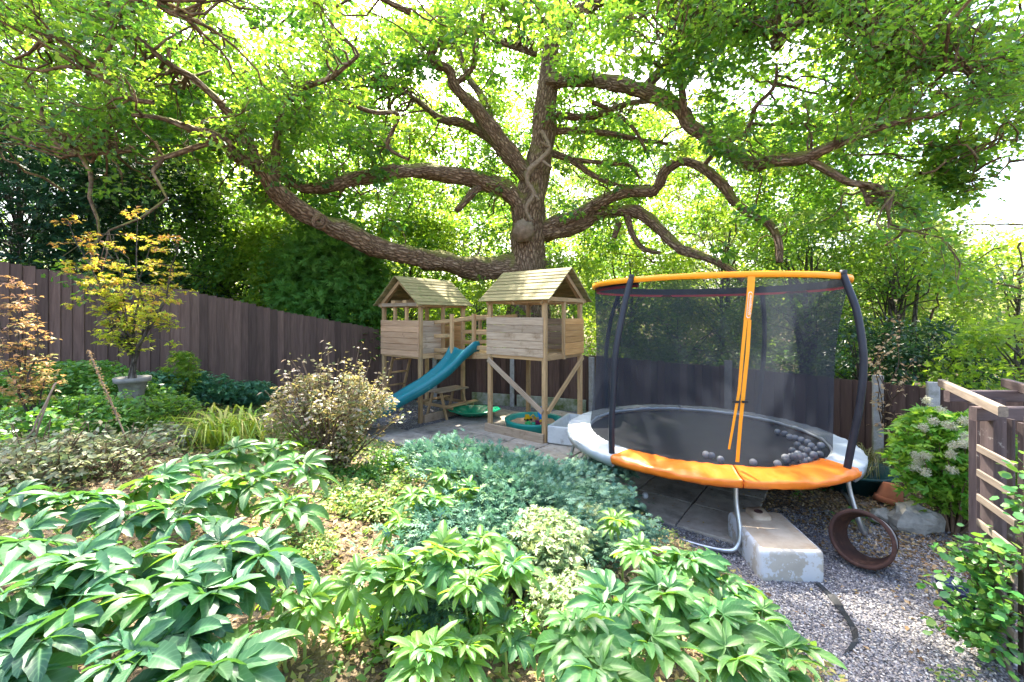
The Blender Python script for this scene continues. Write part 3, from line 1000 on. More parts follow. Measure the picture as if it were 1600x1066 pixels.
# (b) outer dome
n_dome = 0
tries = 0
while n_dome < 1500 and tries < 60000:
    tries += 1
    v = rng.normal(0, 1, 3)
    v /= np.linalg.norm(v)
    if v[2] < -.15:
        continue
    f = rng.uniform(.72, 1.0)
    c = np.array([.3, 11.5, 2.6]) + v * f * np.array([13.5, 8.6, 10.0])
    if c[1] < 2.2 or c[2] < 2.6 or (c[1] < 6.0 and c[2] - CAMZ < c[1] * .9):
        continue
    nn = noise.noise((c[0] * .28, c[1] * .28, c[2] * .34)) + .5 * noise.noise((c[0] * .8 + 9, c[1] * .8, c[2] * .8))
    px, py = proj(c)
    if c[1] < 11 and 560 < px < 1330 and py > 60:
        if rng.uniform() > .04:
            continue
    if py < -20 and c[0] < 2.5 and rng.uniform() < .85:
        continue
    if py < -60 and rng.uniform() < .5:
        continue
    if px < 600 and 225 < py < 430 and c[1] < 14:
        continue
    if nn < -.10:
        continue
    if py < -900:
        continue
    # leave the open corner of sky at the right
    if px > 1490 and 235 < py < 420:
        continue
    add_clump(c, rng.uniform(.35, .62))
    n_dome += 1
# (c) hanging foliage at the sides and behind the limbs
def fill(n, px0, px1, py0, py1, y0, y1, thr=-.12, r0=.26, r1=.5, fr=.55):
    k = 0
    t = 0
    while k < n and t < n * 30:
        t += 1
        px, py, Y = rng.uniform(px0, px1), rng.uniform(py0, py1), rng.uniform(y0, y1)
        c = np.array(P(px, py, Y))
        if noise.noise((c[0] * fr, c[1] * fr, c[2] * fr + 5)) < thr:
            continue
        if 1180 < px < 1400 and py > 185 and Y < 9:
            continue
        if px > 1500 and 240 < py < 400 and rng.uniform() < .85:
            continue
        add_clump(c, rng.uniform(r0, r1))
        k += 1


fill(330, -160, 420, -100, 215, 6.2, 10, -.08)
fill(190, 380, 660, -120, 210, 6.5, 11, -.02)
fill(60, 300, 620, 200, 330, 9.5, 12.5, .0)
fill(200, 1230, 1760, -120, 215, 6.2, 10, .0)
fill(130, 860, 1300, -120, 120, 7, 11, .02)
fill(60, 1250, 1520, 200, 330, 6.5, 8.5, .05)
fill(620, 480, 1400, -80, 400, 13, 18, -.06, .3, .6, .4)
fill(60, 620, 860, -120, 60, 8, 11, .0)
fill(230, -150, 640, -80, 230, 11, 16, -.15, .3, .55)
fill(110, 640, 1000, -60, 260, 13, 16, -.3, .25, .45)
cent = np.array(cent)
crad = np.array(crad)
# no cell of the crown holds more than three clumps
cells, kp = {}, []
for i_ in rng.permutation(len(cent)):
    k_ = tuple((cent[i_] // .6).astype(int))
    cells[k_] = cells.get(k_, 0) + 1
    if cells[k_] <= 3:
        kp.append(i_)
cent, crad = cent[kp], crad[kp]
# gaps in the crown where the sun reaches the garden
SUNV = np.array(sdir)
gaps = [P(880, 432, 7.4), P(845, 440, 7.4), P(705, 466, 8.9), P(780, 470, 7.8), P(680, 575, 7.7), P(180, 420, 5.2), P(240, 400, 5.2), P(130, 370, 5.2), P(200, 480, 5.2), P(30, 450, 3.9), P(1500, 690, 3.8), P(1470, 650, 4.0), P(1210, 840, 3.5),
        P(905, 660, 5.0), P(1310, 700, 4.3), P(1000, 715, 4.1), P(1160, 730, 3.8), P(1050, 650, 6.2), P(530, 600, 5), P(570, 640, 5), P(480, 640, 5), P(1480, 610, 3.2)]
gaps += [hit(x, y, h) for x, y, h in ((470, 780, 0), (520, 760, 0), (560, 800, 0), (500, 830, 0), (450, 860, 0), (590, 740, 0), (660, 690, 0), (700, 715, 0), (790, 655, 0), (620, 700, 0), (640, 760, 0), (870, 715, .35), (930, 730, .3), (740, 740, .3), (700, 810, .3), (850, 830, .3),
         (150, 620, .4), (60, 640, .4), (300, 610, .4), (380, 680, .3), (450, 720, .35), (320, 750, .35), (600, 880, .3), (760, 870, .4), (960, 820, .4), (200, 780, .4), (150, 730, .2),
         (1310, 940, 0), (1370, 740, 0), (1000, 770, 0), (1480, 1010, 0), (1350, 800, 0), (20, 730, .2), (680, 960, .3))]
keep = np.ones(len(cent), bool)
for gp in gaps:
    rel = cent - np.array(gp)
    al_ = rel @ SUNV
    dist_ = np.linalg.norm(rel - al_[:, None] * SUNV, axis=1)
    keep &= ~((al_ > 0) & (dist_ < crad * .95 + .08))
cent, crad = cent[keep], crad[keep]
near = cent[:, 1] < 8.2
tw = MB()
for c, r in zip(cent, crad):
    px, py = proj(c)
    if not (-250 < px < 1850 and py > -300):
        continue
    dd = np.linalg.norm(limb_pts - c, axis=1) + np.where(limb_pts[:, 1] > 0, 0, 0)
    js = np.argsort(dd)[:14]
    j = int(rng.choice(js))
    if dd[j] > 2.3:
        p0 = c + rng.normal(0, 1, 3) * np.array([.6, .6, .5])
    else:
        p0 = limb_pts[j]
    Lh = np.linalg.norm(c - p0)
    pts = wig(p0, c, 7, .28, .03)
    r0 = min(.012 + .011 * Lh, .045)
    tw.tube(pts, [r0 * (1 - .75 * i / 7) for i in range(8)], 4, False)
    if c[1] < 10:
        for _ in range(3):
            e = c + unit(rng.normal(0, 1, (1, 3)))[0] * r * .9
            tw.tube(wig(pts[5], e, 3, .25), [.008, .006, .005, .003], 3, False)
tw.build('twigs', M['bark'], oak, True, 'stuff')
for nm, msk, tm, n, s in (('foliage', near, T_OAK, 54, .105), ('foliage', ~near, T_DIA, 64, .15)):
    pos, dv = clumps(cent[msk], crad[msk], n)
    cr = np.repeat(rng.uniform(0, 1, msk.sum()), n) * .55 + rng.uniform(0, 1, len(pos)) * .45
    leaves(nm, pos, s, tm, M['oakleaf'], oak, D=dv * .5, jitter=.55, rnd=cr, sx=(1, 1.15, 1))


# ------------------------------------------------------------------ background trees
def bgtree(name, label, x, y, z0, h, rx, mat, tmpl, size, ncl, nl, bark=None, flat=.8, cr=(.35, .6), zlow=.15, lean=0.0, cat='tree', thr=-.2, shape='oval', ry=None, jit=.6, ntr=1, trunk=None):
    t = thing(name, label, cat, (x, y, z0))
    bark = bark or M['bark_grey']
    tr_r = trunk if trunk else .035 * h * .6
    top = Vector((x + lean, y, z0 + h * .85))
    for k in range(ntr):
        e = top + Vector((random.uniform(-.4, .4) * rx * (k > 0), 0, 0))
        bark_tube('trunk', wig((x + .15 * k, y + .1 * k, z0 - .1), e, 6, .05), [tr_r * (1 - .8 * i / 6) for i in range(7)], bark, t, 8, .1, 2)
    cs, rs = [], []
    tries = 0
    while len(cs) < ncl and tries < ncl * 40:
        tries += 1
        v = unit(rng.normal(0, 1, (1, 3)))[0]
        f = rng.uniform(.5, 1.0)
        zz = rng.uniform(zlow, 1.0)
        if shape == 'cone':
            rr = (1 - zz) ** .8 + .08
        else:
            u = (zz - zlow) / (1 - zlow) * 2 - 1
            rr = math.sqrt(max(0, 1 - u * u * .93))
        a = rng.uniform(0, 2 * math.pi)
        rad = rr * f ** .5 * rng.uniform(.75, 1.1)
        c = np.array([x + lean * zz + math.cos(a) * rx * rad, y + math.sin(a) * (ry or rx) * rad, z0 + zz * h])
        if noise.noise((c[0] * .7 + 3, c[1] * .7, c[2] * .7)) < thr:
            continue
        cs.append(c)
        rs.append(rng.uniform(*cr))
    b = MB()
    for c in cs[::3]:
        s = Vector((x + lean * .4, y, max(z0 + .3, min(c[2] - .10 * h, z0 + h * rng.uniform(.25, .8)))))
        b.tube(wig(s, c, 4, .15, .06), [.022, .018, .014, .009, .005], 4, False)
    b.build('branches', bark, t, True)
    if tmpl is T_LEAF and y > 11.2:
        tmpl = T_DIA
    pos, dv = clumps(cs, rs, nl, flat)
    r = np.repeat(rng.uniform(0, 1, len(cs)), nl) * .5 + rng.uniform(0, 1, len(pos)) * .5
    leaves('crown', pos, size, tmpl, mat, t, D=dv * .6, jitter=jit, rnd=r)
    return t


def at_px(px, Y):
    return (px - CX) / FOC * Y


G = lambda x, y: float(gz(x, y))
S_ = .12
bgtree('yew_tree', 'dark blue-green yew behind the highest end of the brown fence, far left', at_px(30, 10.5), 10.5, .6, 6.3, 3.0, M['yew'], T_SPRAY, .25, 280, 60, zlow=.0, cr=(.4, .7), thr=-.6)
bgtree('yew_tree', 'very dark evergreen directly behind the golden maple', at_px(235, 11.3), 11.3, .6, 5.6, 2.2, M['holly'], T_LEAF, .13, 240, 90, zlow=0, cr=(.35, .6), thr=-.6)
bgtree('holly_tree', 'dark glossy-leaved tree behind the fence between golden maple and feathery conifer', at_px(345, 12.3), 12.3, .4, 5.0, 2.2, M['hedge_mid'], T_LEAF, .13, 230, 85, zlow=0, cr=(.35, .6), thr=-.6)
bgtree('hazel_tree', 'mid-green bushy tree behind the fence under the low oak limb', at_px(430, 11.9), 11.9, .2, 4.3, 1.7, M['lime'], T_LEAF, .13, 220, 85, thr=-.6, zlow=0, cr=(.3, .5))
bgtree('cypress_tree', 'feathery bright green conifer drooping over the fence beside the left play tower', at_px(520, 11.3), 11.3, .1, 4.3, 1.5, M['conifer'], T_SPRAY, .24, 230, 80, zlow=.05, cr=(.3, .5), thr=-.5)
bgtree('elder_shrub', 'yellow-green shrub at the foot of the oak trunk above the right tower roof', at_px(895, 11), 11, .0, 3.6, .95, M['lime'], T_LEAF, .10, 45, 60, zlow=.3, cr=(.22, .38), cat='shrub')
bgtree('laurel_shrub', 'leafy green shrub seen between the rails of the wooden bridge', at_px(745, 11.8), 11.8, .0, 2.9, 1.6, M['lime'], T_LEAF, .11, 110, 60, zlow=.1, cr=(.25, .45), cat='shrub')
bgtree('hawthorn_tree', 'yellow-green tree glowing behind the left tower roof', at_px(640, 15), 15, -.2, 5.6, 2.6, M['lime'], T_LEAF, .15, 260, 65, zlow=.1, ntr=2)
bgtree('hawthorn_tree', 'sunlit thin tree behind the trampoline, left of its leaning neighbour', at_px(985, 15), 15, -.4, 5.2, 2.3, M['lime'], T_LEAF, .14, 120, 55, zlow=.15, ntr=2)
bgtree('holly_tree', 'dark shrubby tree seen through the middle of the trampoline net', at_px(1060, 12.5), 12.5, -.4, 2.9, 2.1, M['hedge_mid'], T_LEAF, .11, 130, 70, zlow=0, cr=(.3, .5))
bgtree('ash_tree', 'tall slender tree with curving grey trunk behind the orange trampoline ring', at_px(1120, 14.5), 14.5, -.4, 6.5, 2.3, M['lime'], T_LEAF, .13, 120, 55, zlow=.35, lean=.5, thr=-.05)
bgtree('hornbeam_tree', 'light green tree with thin upright trunks right of the trampoline pole', at_px(1260, 12), 12, -.4, 5.2, 2.2, M['hedge_mid'], T_LEAF, .11, 170, 65, zlow=.02, ntr=3, thr=-.1)
bgtree('hornbeam_tree', 'bright layered tree above the fence between the two concrete posts', at_px(1400, 10.5), 10.5, -.4, 4.6, 1.9, M['lime'], T_LEAF, .10, 170, 65, zlow=.05, ntr=2, thr=-.05)
bgtree('ivy_bush', 'dark ivy-covered stump bush behind the fence left of the pergola', at_px(1440, 8.0), 8.0, -.3, 2.15, 1.0, M['holly'], T_LEAF, .09, 80, 75, zlow=0, cr=(.2, .36), cat='shrub', thr=-.5)
bgtree('ivy_bush', 'dark ivy-covered bush behind the fence just right of the curved trampoline pole', at_px(1345, 8.6), 8.6, -.3, 2.2, .75, M['holly'], T_LEAF, .09, 55, 70, zlow=0, cr=(.2, .34), cat='shrub', thr=-.5)
bgtree('sycamore_tree', 'pale yellow-green tree above the pergola beams at the right edge', at_px(1590, 12), 12, -.4, 4.6, 2.0, M['lime'], T_LEAF, .13, 120, 55, zlow=0, thr=-.05)
bgtree('sycamore_tree', 'low large-leaved bush behind the pergola beams', at_px(1600, 6.6), 6.6, -.2, 2.1, 1.2, M['lime'], T_MAPLE, .12, 60, 45, zlow=0, cr=(.25, .4), cat='shrub')
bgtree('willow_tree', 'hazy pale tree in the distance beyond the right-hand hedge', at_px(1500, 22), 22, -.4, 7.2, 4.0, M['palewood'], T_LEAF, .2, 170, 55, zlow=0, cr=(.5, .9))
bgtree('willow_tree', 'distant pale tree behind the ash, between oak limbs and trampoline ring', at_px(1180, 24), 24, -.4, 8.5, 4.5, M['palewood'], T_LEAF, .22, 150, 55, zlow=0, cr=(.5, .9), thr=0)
bgtree('birch_tree', 'distant sunlit tree glimpsed left of the oak trunk', at_px(700, 24), 24, -.4, 9.0, 4.5, M['lime'], T_LEAF, .22, 140, 55, zlow=0, cr=(.5, .9), thr=0)
bgtree('birch_tree', 'distant sunlit tree glimpsed above the brown fence at the left', at_px(330, 20), 20, 0, 9.5, 4.8, M['lime'], T_LEAF, .22, 320, 70, zlow=0, cr=(.5, .9))
bgtree('birch_tree', 'tall tree standing far behind the dark yew at the left edge', at_px(60, 17), 17, .5, 10.5, 4.6, M['hedge_mid'], T_LEAF, .2, 320, 70, zlow=0, cr=(.5, .9))
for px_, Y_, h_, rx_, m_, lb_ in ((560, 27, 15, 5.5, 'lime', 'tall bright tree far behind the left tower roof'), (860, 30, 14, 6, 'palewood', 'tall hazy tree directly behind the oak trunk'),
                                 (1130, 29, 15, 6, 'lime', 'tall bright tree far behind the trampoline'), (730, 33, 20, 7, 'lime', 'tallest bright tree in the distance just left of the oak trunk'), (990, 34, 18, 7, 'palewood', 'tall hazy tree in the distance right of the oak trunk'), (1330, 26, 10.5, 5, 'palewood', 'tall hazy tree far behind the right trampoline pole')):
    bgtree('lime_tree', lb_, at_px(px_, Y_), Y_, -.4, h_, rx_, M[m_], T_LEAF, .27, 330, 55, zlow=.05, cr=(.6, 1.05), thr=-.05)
# undergrowth beyond the fence, one mass
pu = []
while len(pu) < 26000:
    a, R_ = rng.uniform(-1.0, 1.1), 10.2 + rng.uniform(0, 1) ** 1.6 * 22
    x, y = math.sin(a) * R_, math.cos(a) * R_
    if y < 10.9 - .9 * max(0, x - .5) or y < 5:
        continue
    hh = .55 + .8 * (noise.noise((x * .5, y * .5, 2)) + .3)
    pu.append((x, y, G(x, y) + rng.uniform(0, max(.15, hh))))
leaves('undergrowth', pu, .17, T_DIA, M['hedge_mid'], None, jitter=.6)
# far wood as one mass
cs = []
for k in range(420):
    a = rng.uniform(-1.25, 1.3)
    R_ = rng.uniform(33, 46)
    cs.append((math.sin(a) * R_, math.cos(a) * R_, rng.uniform(0, 5.5)))
pos, dv = clumps(cs, rng.uniform(1.0, 2.0, len(cs)), 70)
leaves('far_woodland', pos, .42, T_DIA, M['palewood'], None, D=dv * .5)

# ------------------------------------------------------------------ fences
def fence_run(f, pts, tops, bots, pitch, side, mat=M['fence'], split=300):
    for (a, b_), (t0, t1), (z0, z1) in zip(zip(pts[:-1], pts[1:]), zip(tops[:-1], tops[1:]), zip(bots[:-1], bots[1:])):
        a, b_ = Vector((*a, 0)), Vector((*b_, 0))
        Lr = (b_ - a).length
        n = max(1, round(Lr / pitch))
        u = (b_ - a).normalized()
        nrm = Vector((u.y, -u.x, 0)) * side
        rot = (u + nrm * .12).normalized()
        for k in range(n):
            t = (k + .5) / n
            q = a.lerp(b_, t) + nrm * (.012)
            zt = t0 + (t1 - t0) * t + random.uniform(-.014, .014)
            zb = z0 + (z1 - z0) * t
            beam('fence_board', (q.x, q.y, zb), (q.x, q.y, zt), pitch * 1.12, .016, mat, f, up=Vector((-rot.y, rot.x, 0)), ch=.004, jit=.007)
        for hz in (.25, .85):
            zz0, zz1 = z0 + (t0 - z0) * hz, z1 + (t1 - z1) * hz
            beam('fence_rail', Vector((a.x, a.y, zz0)) - nrm * .04, Vector((b_.x, b_.y, zz1)) - nrm * .04, .07, .04, mat, f, ch=.004)


fl = thing('board_fence', 'tall dark brown vertical board fence stepping downhill behind the golden maple', 'fence', (-5.7, 7.6, .5))
fence_run(fl, [(-10.4, 4.9), (-7.9, 6.2), (-5.75, 7.6)], [3.3, 2.93, 2.53], [1.2, 1.0, .6], .135, 1)
fence_run(fl, [(-5.75, 7.6), (-4.6, 9.1), (-3.3, 10.5)], [2.53, 2.13, 1.76], [.6, .3, .05], .135, 1)
fb = thing('board_fence', 'low dark brown board fence running behind the wooden play towers', 'fence', (-.5, 10, 0))
fence_run(fb, [(-3.3, 10.5), (-1.9, 10.6), (.2, 9.95), (1.7, 9.3)], [1.62, 1.42, 1.28, 1.22], [.02, .02, .02, .02], .12, 1)
for a, b_ in (((-.95, 10.27), (.05, 9.96)), ((.12, 9.94), (1.6, 9.3))):
    beam('gravel_board', (a[0], a[1] - .07, .13), (b_[0], b_[1] - .07, .13), .05, .27, M['gravelboard'], fb)
for x, y in ((.0, 9.85), (-1.9, 10.5)):
    beam('fence_post', (x, y, 0), (x, y, 1.36), .1, .1, M['concrete'], fb, up=(0, 1, 0))
fr = thing('board_fence', 'brown board fence behind the trampoline with concrete posts', 'fence', (3.7, 7.3, 0))
fence_run(fr, [(1.7, 9.3), (3.7, 7.3), (4.62, 6.0), (5.14, 5.2), (6.6, 3.0)], [1.22, 1.215, 1.2, 1.2, 1.18], [.0, .0, .0, 0, 0], .14, 1)
for x, y, z in ((3.66, 7.22, 1.33), (4.80, 5.60, 1.30), (5.08, 5.15, 1.28), (1.72, 9.2, 1.2)):
    beam('fence_post', (x, y, 0), (x, y, z), .11, .11, M['concrete'], fr, up=(.55, .83, 0), ch=.012)

# ------------------------------------------------------------------ paving
patio = thing('patio', '', '', (0, 6, 0))
del patio['label'], patio['category']
patio['kind'] = 'structure'
PA = [(-2.4, 7.6), (-.95, 6.35), (.45, 5.2), (1.25, 4.45), (1.5, 3.85), (1.95, 3.8), (2.5, 4.5), (3.1, 5.6), (2.5, 7.2), (1.6, 8.7), (.3, 9.4), (-.6, 9.6), (-1.15, 8.9)]


def inpoly(x, y, poly):
    c_ = False
    j = len(poly) - 1
    for i in range(len(poly)):
        xi, yi = poly[i]
        xj, yj = poly[j]
        if (yi > y) != (yj > y) and x < (xj - xi) * (y - yi) / (yj - yi) + xi:
            c_ = not c_
        j = i
    return c_


al = math.radians(38)
u3 = Vector((-math.cos(al), math.sin(al), 0))
v3 = Vector((math.sin(al), math.cos(al), 0))
slab_me = []
for k in range(4):
    b = MB()
    s = .295
    pr = []
    for i in range(4):
        for j in range(5):
            t = -1 + 2 * j / 5
            x, y = ((t, -1), (1, t), (-t, 1), (-1, -t))[i]
            pr.append((x * s + random.uniform(-.004, .004), y * s + random.uniform(-.004, .004)))
    n = len(pr)
    V = [(x, y, 0) for x, y in pr] + [(x, y, .034) for x, y in pr] + [(x * .98, y * .98, .04) for x, y in pr]
    F = [(i, (i + 1) % n, n + (i + 1) % n, n + i) for i in range(n)] + [(n + i, n + (i + 1) % n, 2 * n + (i + 1) % n, 2 * n + i) for i in range(n)] + [tuple(range(2 * n, 3 * n))]
    slab_me.append(mesh_from('paving_slab', V, F, False, [M['slab']]))
org = Vector((0, 6.6, 0))
for i in range(-9, 10):
    for j in range(-9, 10):
        c = org + u3 * (i * .61) + v3 * (j * .61 + (.0 if i % 2 else .0))
        if inpoly(c.x, c.y, PA) and bed_d(c.x, c.y) < .15:
            o = bpy.data.objects.new('paving_slab', random.choice(slab_me))
            R_ = Matrix.Rotation(math.atan2(u3.y, u3.x) + random.uniform(-.012, .012), 4, 'Z') @ Matrix.Rotation(random.uniform(-.008, .008), 4, 'X') @ Matrix.Rotation(random.uniform(-.008, .008), 4, 'Y')
            link(o, patio, Matrix.Translation(c + Vector((0, 0, -.012 + random.uniform(-.003, .003)))) @ R_)

# ------------------------------------------------------------------ climbing frame
cf = thing('play_tower', 'weathered wooden twin play towers with pitched roofs joined by a railed bridge', 'play tower', (-.4, 8.3, 0))
Z3 = Vector((0, 0, 1))
SD = 1.17


def tower(P1, fz, bz, ez, rz, ridge_dir, kind):
    """P1 = nearest corner; P2 along u, P3 along v"""
    P1 = Vector(P1)
    P2, P3 = P1 + u3 * SD, P1 + v3 * SD
    P4 = P2 + v3 * SD
    pw = .075
    for p in (P1, P2, P3, P4):
        beam('post', p, p + Z3 * (ez + .03), pw, pw, M['wood'], cf, up=v3, ch=.008)
    # floor frame and deck
    for a, b_ in ((P1, P2), (P3, P4), (P1, P3), (P2, P4)):
        beam('floor_joist', a + Z3 * (fz - .03), b_ + Z3 * (fz - .03), .045, .09, M['wood'], cf)
    for k in range(9):
        a = P1 + v3 * (SD * (k + .5) / 9) + Z3 * (fz + .025)
        beam('deck_board', a, a + u3 * SD, .12, .02, M['wood'], cf)
    # eaves beams
    for a, b_ in ((P1, P2), (P3, P4), (P1, P3), (P2, P4)):
        d_ = (b_ - a).normalized()
        off = Vector((0, 0, 0))
        beam('eaves_beam', a - d_ * .08 + Z3 * (ez - .02), b_ + d_ * .08 + Z3 * (ez - .02), .045, .075, M['wood'], cf)
    # roof
    rd = (v3 if ridge_dir == 'v' else u3)
    wd = (u3 if ridge_dir == 'v' else v3)
    mid = P1 + wd * SD / 2
    ov = .17
    r0 = mid - rd * ov + Z3 * rz
    Lr = SD + 2 * ov
    hw = SD / 2 + .125
    eav = ez - .03
    for sgn in (-1, 1):
        e0 = mid - rd * ov + wd * (sgn * hw) + Z3 * eav
        sl_ = (e0 - r0)
        ln = sl_.length
        sd_ = sl_.normalized()
        nrm = rd.cross(sd_)
        if nrm.z < 0:
            nrm = -nrm
        roof = MB()
        for t in (.12, .5, .88):     # rafters
            a = r0 + rd * Lr * t
            bb = a + sl_
            roof.tube([a - nrm * .05, bb - nrm * .05], .03, 4)
        rf = roof.build('roof_slope', M['wood'], cf)
        nb_ = 9
        for k in range(nb_):
            t = (k + .5) / nb_
            q = r0 + sd_ * ln * t + nrm * (.012 + .004 * random.random())
            tilt = (nrm + sd_ * -.10).normalized()
            beam('roof_board', q - rd * random.uniform(0, .008), q + rd * Lr, ln / nb_ * 1.16, .016, M['roofwood'], rf, up=tilt, ch=.003, jit=.002)
    # gable rafters
    for t in (.08, 1.0 - .08):
        for sgn in (-1, 1):
            base = mid + rd * (Lr * t - ov)
            beam('gable_rafter', base + wd * (sgn * SD * .5) + Z3 * (ez + .02), base + Z3 * (rz - .09), .035, .075, M['wood'], cf)
    # gable collar
    return P1, P2, P3, P4


FZR, FZL = 1.42, 1.32
P1, P2, P3, P4 = tower((.531, 6.94, 0), FZR, 2.06, 2.36, 2.90, 'u', 'r')
Q1, Q2, Q3, Q4 = tower((-1.78, 8.3, 0), FZL, 2.0, 2.32, 2.87, 'v', 'l')


def wall(a, b_, z0, z1, n, mat, outn, name='wall_board'):
    h = (z1 - z0) / n
    for k in range(n):
        z = z0 + h * (k + .5)
        q = outn * (.045 + .002 * random.random())
        beam(name, a + q + Z3 * z, b_ + q + Z3 * z, .022, h * .965, mat, cf, ch=.008, up=(0, 0, 1), jit=.0015)


# right tower: grey front, half side wall, back wall
wall(P1, P2 + u3 * .04, 1.40, 2.06, 5, M['wood_grey'], -v3)
midp = P1 + v3 * (SD * .47)
beam('door_post', midp + Z3 * (FZR - .08) - u3 * .03, midp + Z3 * (2.36) - u3 * .03, .06, .06, M['wood'], cf, up=v3)
wall(midp, P3 + v3 * .03, 1.40, 2.04, 6, M['wood_orange'], -u3 * 1.2)
wall(P3, P4, 1.40, 2.04, 5, M['wood_grey'], v3)
# left tower: pink log-lap front-left wall, side wall, back wall
wall(Q1, Q3 if False else Q2, 1.29, 2.0, 6, M['wood_pink'], -v3) if False else None
# tower() names: for the left tower Q1 near, Q2 along u (left-back), Q3 along v (right-back)
wall(Q1, Q2 + u3 * .04, 1.28, 2.0, 6, M['wood_pink'], -v3)
mq = Q1 + v3 * (SD * .48)
beam('door_post', mq + Z3 * (FZL - .08) - u3 * .03, mq + Z3 * 2.3 - u3 * .03, .065, .065, M['wood'], cf, up=v3)
wall(Q1, mq, 1.34, 1.99, 6, M['wood_grey'], u3 * .1)
wall(Q3 + u3 * .05, Q4, 1.34, 1.99, 6, M['wood_orange'], v3 * .1)
wall(Q2, Q4, 1.30, 1.99, 6, M['wood'], u3)
for t in (.36, .68):
    q = Q1.lerp(Q2, t)
    beam('post', q + Z3 * 1.98, q + Z3 * 2.31, .06, .06, M['wood'], cf, up=v3)
    beam('roof_tie', q - v3 * .06 + Z3 * 2.37, q + v3 * .3 + Z3 * 2.37, .11, .06, M['wood'], cf)
beam('gable_beam', Q1 - u3 * .10 - v3 * .06 + Z3 * 2.31, Q2 + u3 * .1 - v3 * .06 + Z3 * 2.31, .035, .07, M['wood_grey'], cf)
beam('gable_beam', P1 - v3 * .06 - u3 * .06 + Z3 * 2.36, P3 + v3 * .1 - u3 * .06 + Z3 * 2.36, .035, .07, M['wood'], cf)
# braces and kerb boards
beam('brace', P2 - v3 * .06 + Z3 * 1.31, P1 - v3 * .06 + Z3 * .52, .035, .085, M['wood_grey'], cf)
beam('brace', P3 - u3 * .06 + Z3 * 1.33, P1 - u3 * .06 + Z3 * .52, .035, .085, M['wood'], cf)
beam('kerb_board', P2 + u3 * .06 - v3 * .06 + Z3 * .085, P1 - u3 * .02 - v3 * .06 + Z3 * .085, .05, .17, M['wood_grey'], cf)
beam('kerb_board', Q1 + v3 * .04 - u3 * .06 + Z3 * .08, Q3 - u3 * .06 + Z3 * .08, .05, .16, M['wood_grey'], cf)
# bridge between the towers
B0, B1 = P2, P2 + u3 * 1.47
bw = .80
for k in range(11):
    a = P2 + u3 * (.06 + k * .13) + Z3 * (FZR - .02 - .05 * k / 11)
    beam('bridge_board', a, a + v3 * bw, .115, .025, M['wood'], cf)
for s in (0, bw):
    for zz, hh in ((-.06, .09),):
        beam('bridge_joist', B0 + v3 * s + Z3 * (FZR + zz), B1 + v3 * s + Z3 * (FZL + zz), .045, hh, M['wood'], cf)
# back rails run the whole way, front rails leave the slide opening
for zz in (.18, .40, .66):
    beam('bridge_rail', B0 + v3 * bw + Z3 * (FZR + zz), B1 + v3 * bw + Z3 * (FZL + zz + .02), .035, .075, M['wood'], cf)
for zz in (.08, .36, .64):
    beam('bridge_rail', B0 + Z3 * (FZR + zz), B0 + u3 * .37 + Z3 * (FZR + zz), .035, .075, M['wood'], cf)
    beam('bridge_rail', B0 + u3 * .95 + Z3 * (FZL + zz + .03), B1 + Z3 * (FZL + zz), .035, .075, M['wood'], cf)
beam('bridge_rail', B0 + u3 * .37 + Z3 * (FZR + .64), B0 + u3 * .95 + Z3 * (FZL + .67), .035, .075, M['wood'], cf)
for t in (.37, .95):
    beam('bridge_post', B0 + u3 * t - v3 * .03 + Z3 * (FZR - .12), B0 + u3 * t - v3 * .03 + Z3 * (FZR + .70), .065, .065, M['wood'], cf, up=v3)
for t in (.5, 1.0):
    beam('bridge_post', B0 + u3 * t + v3 * (bw + .03) + Z3 * (FZR - .12), B0 + u3 * t + v3 * (bw + .03) + Z3 * (FZR + .66), .06, .06, M['wood'], cf, up=v3)
# ladder on the far left side
lt, lb = Q2 + v3 * .55 + u3 * .06 + Z3 * 1.34, Q2 + v3 * .55 + u3 * .52
for s in (-.24, .24):
    beam('ladder_rail', lb + v3 * s, lt + v3 * s, .06, .035, M['wood'], cf)
for k in range(4):
    t = (k + .8) / 4.5
    q = lb.lerp(lt, t)
    b = MB()
    b.tube([q - v3 * .26, q + v3 * .26], .022, 8)
    b.build('rung', M['wood'], cf, True)
# slide: twin-lipped trough following a curve
s0, s1, s2 = Vector((-.90, 8.10, 0)), Vector((-1.12, 7.76, 0)), Vector((-2.98, 7.46, 0))
prof_z = [(0, 1.44), (.06, 1.43), (.2, 1.28), (.4, .97), (.55, .72), (.68, .56), (.8, .38), (.9, .22), (.96, .15), (1, .13)]
sec = [(-.34, -.015), (-.36, .13), (-.335, .17), (-.30, .155), (-.27, .045), (-.13, .0), (0, -.008), (.13, 0), (.27, .045), (.30, .155), (.335, .17), (.36, .13), (.34, -.015)]
b = MB()
V, F = [], []
NS = 34
for i in range(NS + 1):
    t = i / NS
    c = s0 * (1 - t) ** 2 + s1 * 2 * t * (1 - t) + s2 * t * t
    tg = ((s1 - s0) * 2 * (1 - t) + (s2 - s1) * 2 * t).normalized()
    side = Vector((tg.y, -tg.x, 0))
    z = float(np.interp(t, [q[0] for q in prof_z], [q[1] for q in prof_z])) + .014 * math.sin(t * 14)
    for a, h in sec:
        V.append(c + side * a + Z3 * (z + h * (1.0 if t < .93 else 1 - (t - .93) * 6)))
ns = len(sec)
for i in range(NS):
    for k in range(ns - 1):
        F.append((i * ns + k, (i + 1) * ns + k, (i + 1) * ns + k + 1, i * ns + k + 1))
b.add(V, F)
so = b.build('slide', M['plastic_teal'], cf, True)
md = so.modifiers.new('thick', 'SOLIDIFY')
md.thickness = .012
so['label'] = 'wavy teal plastic slide'

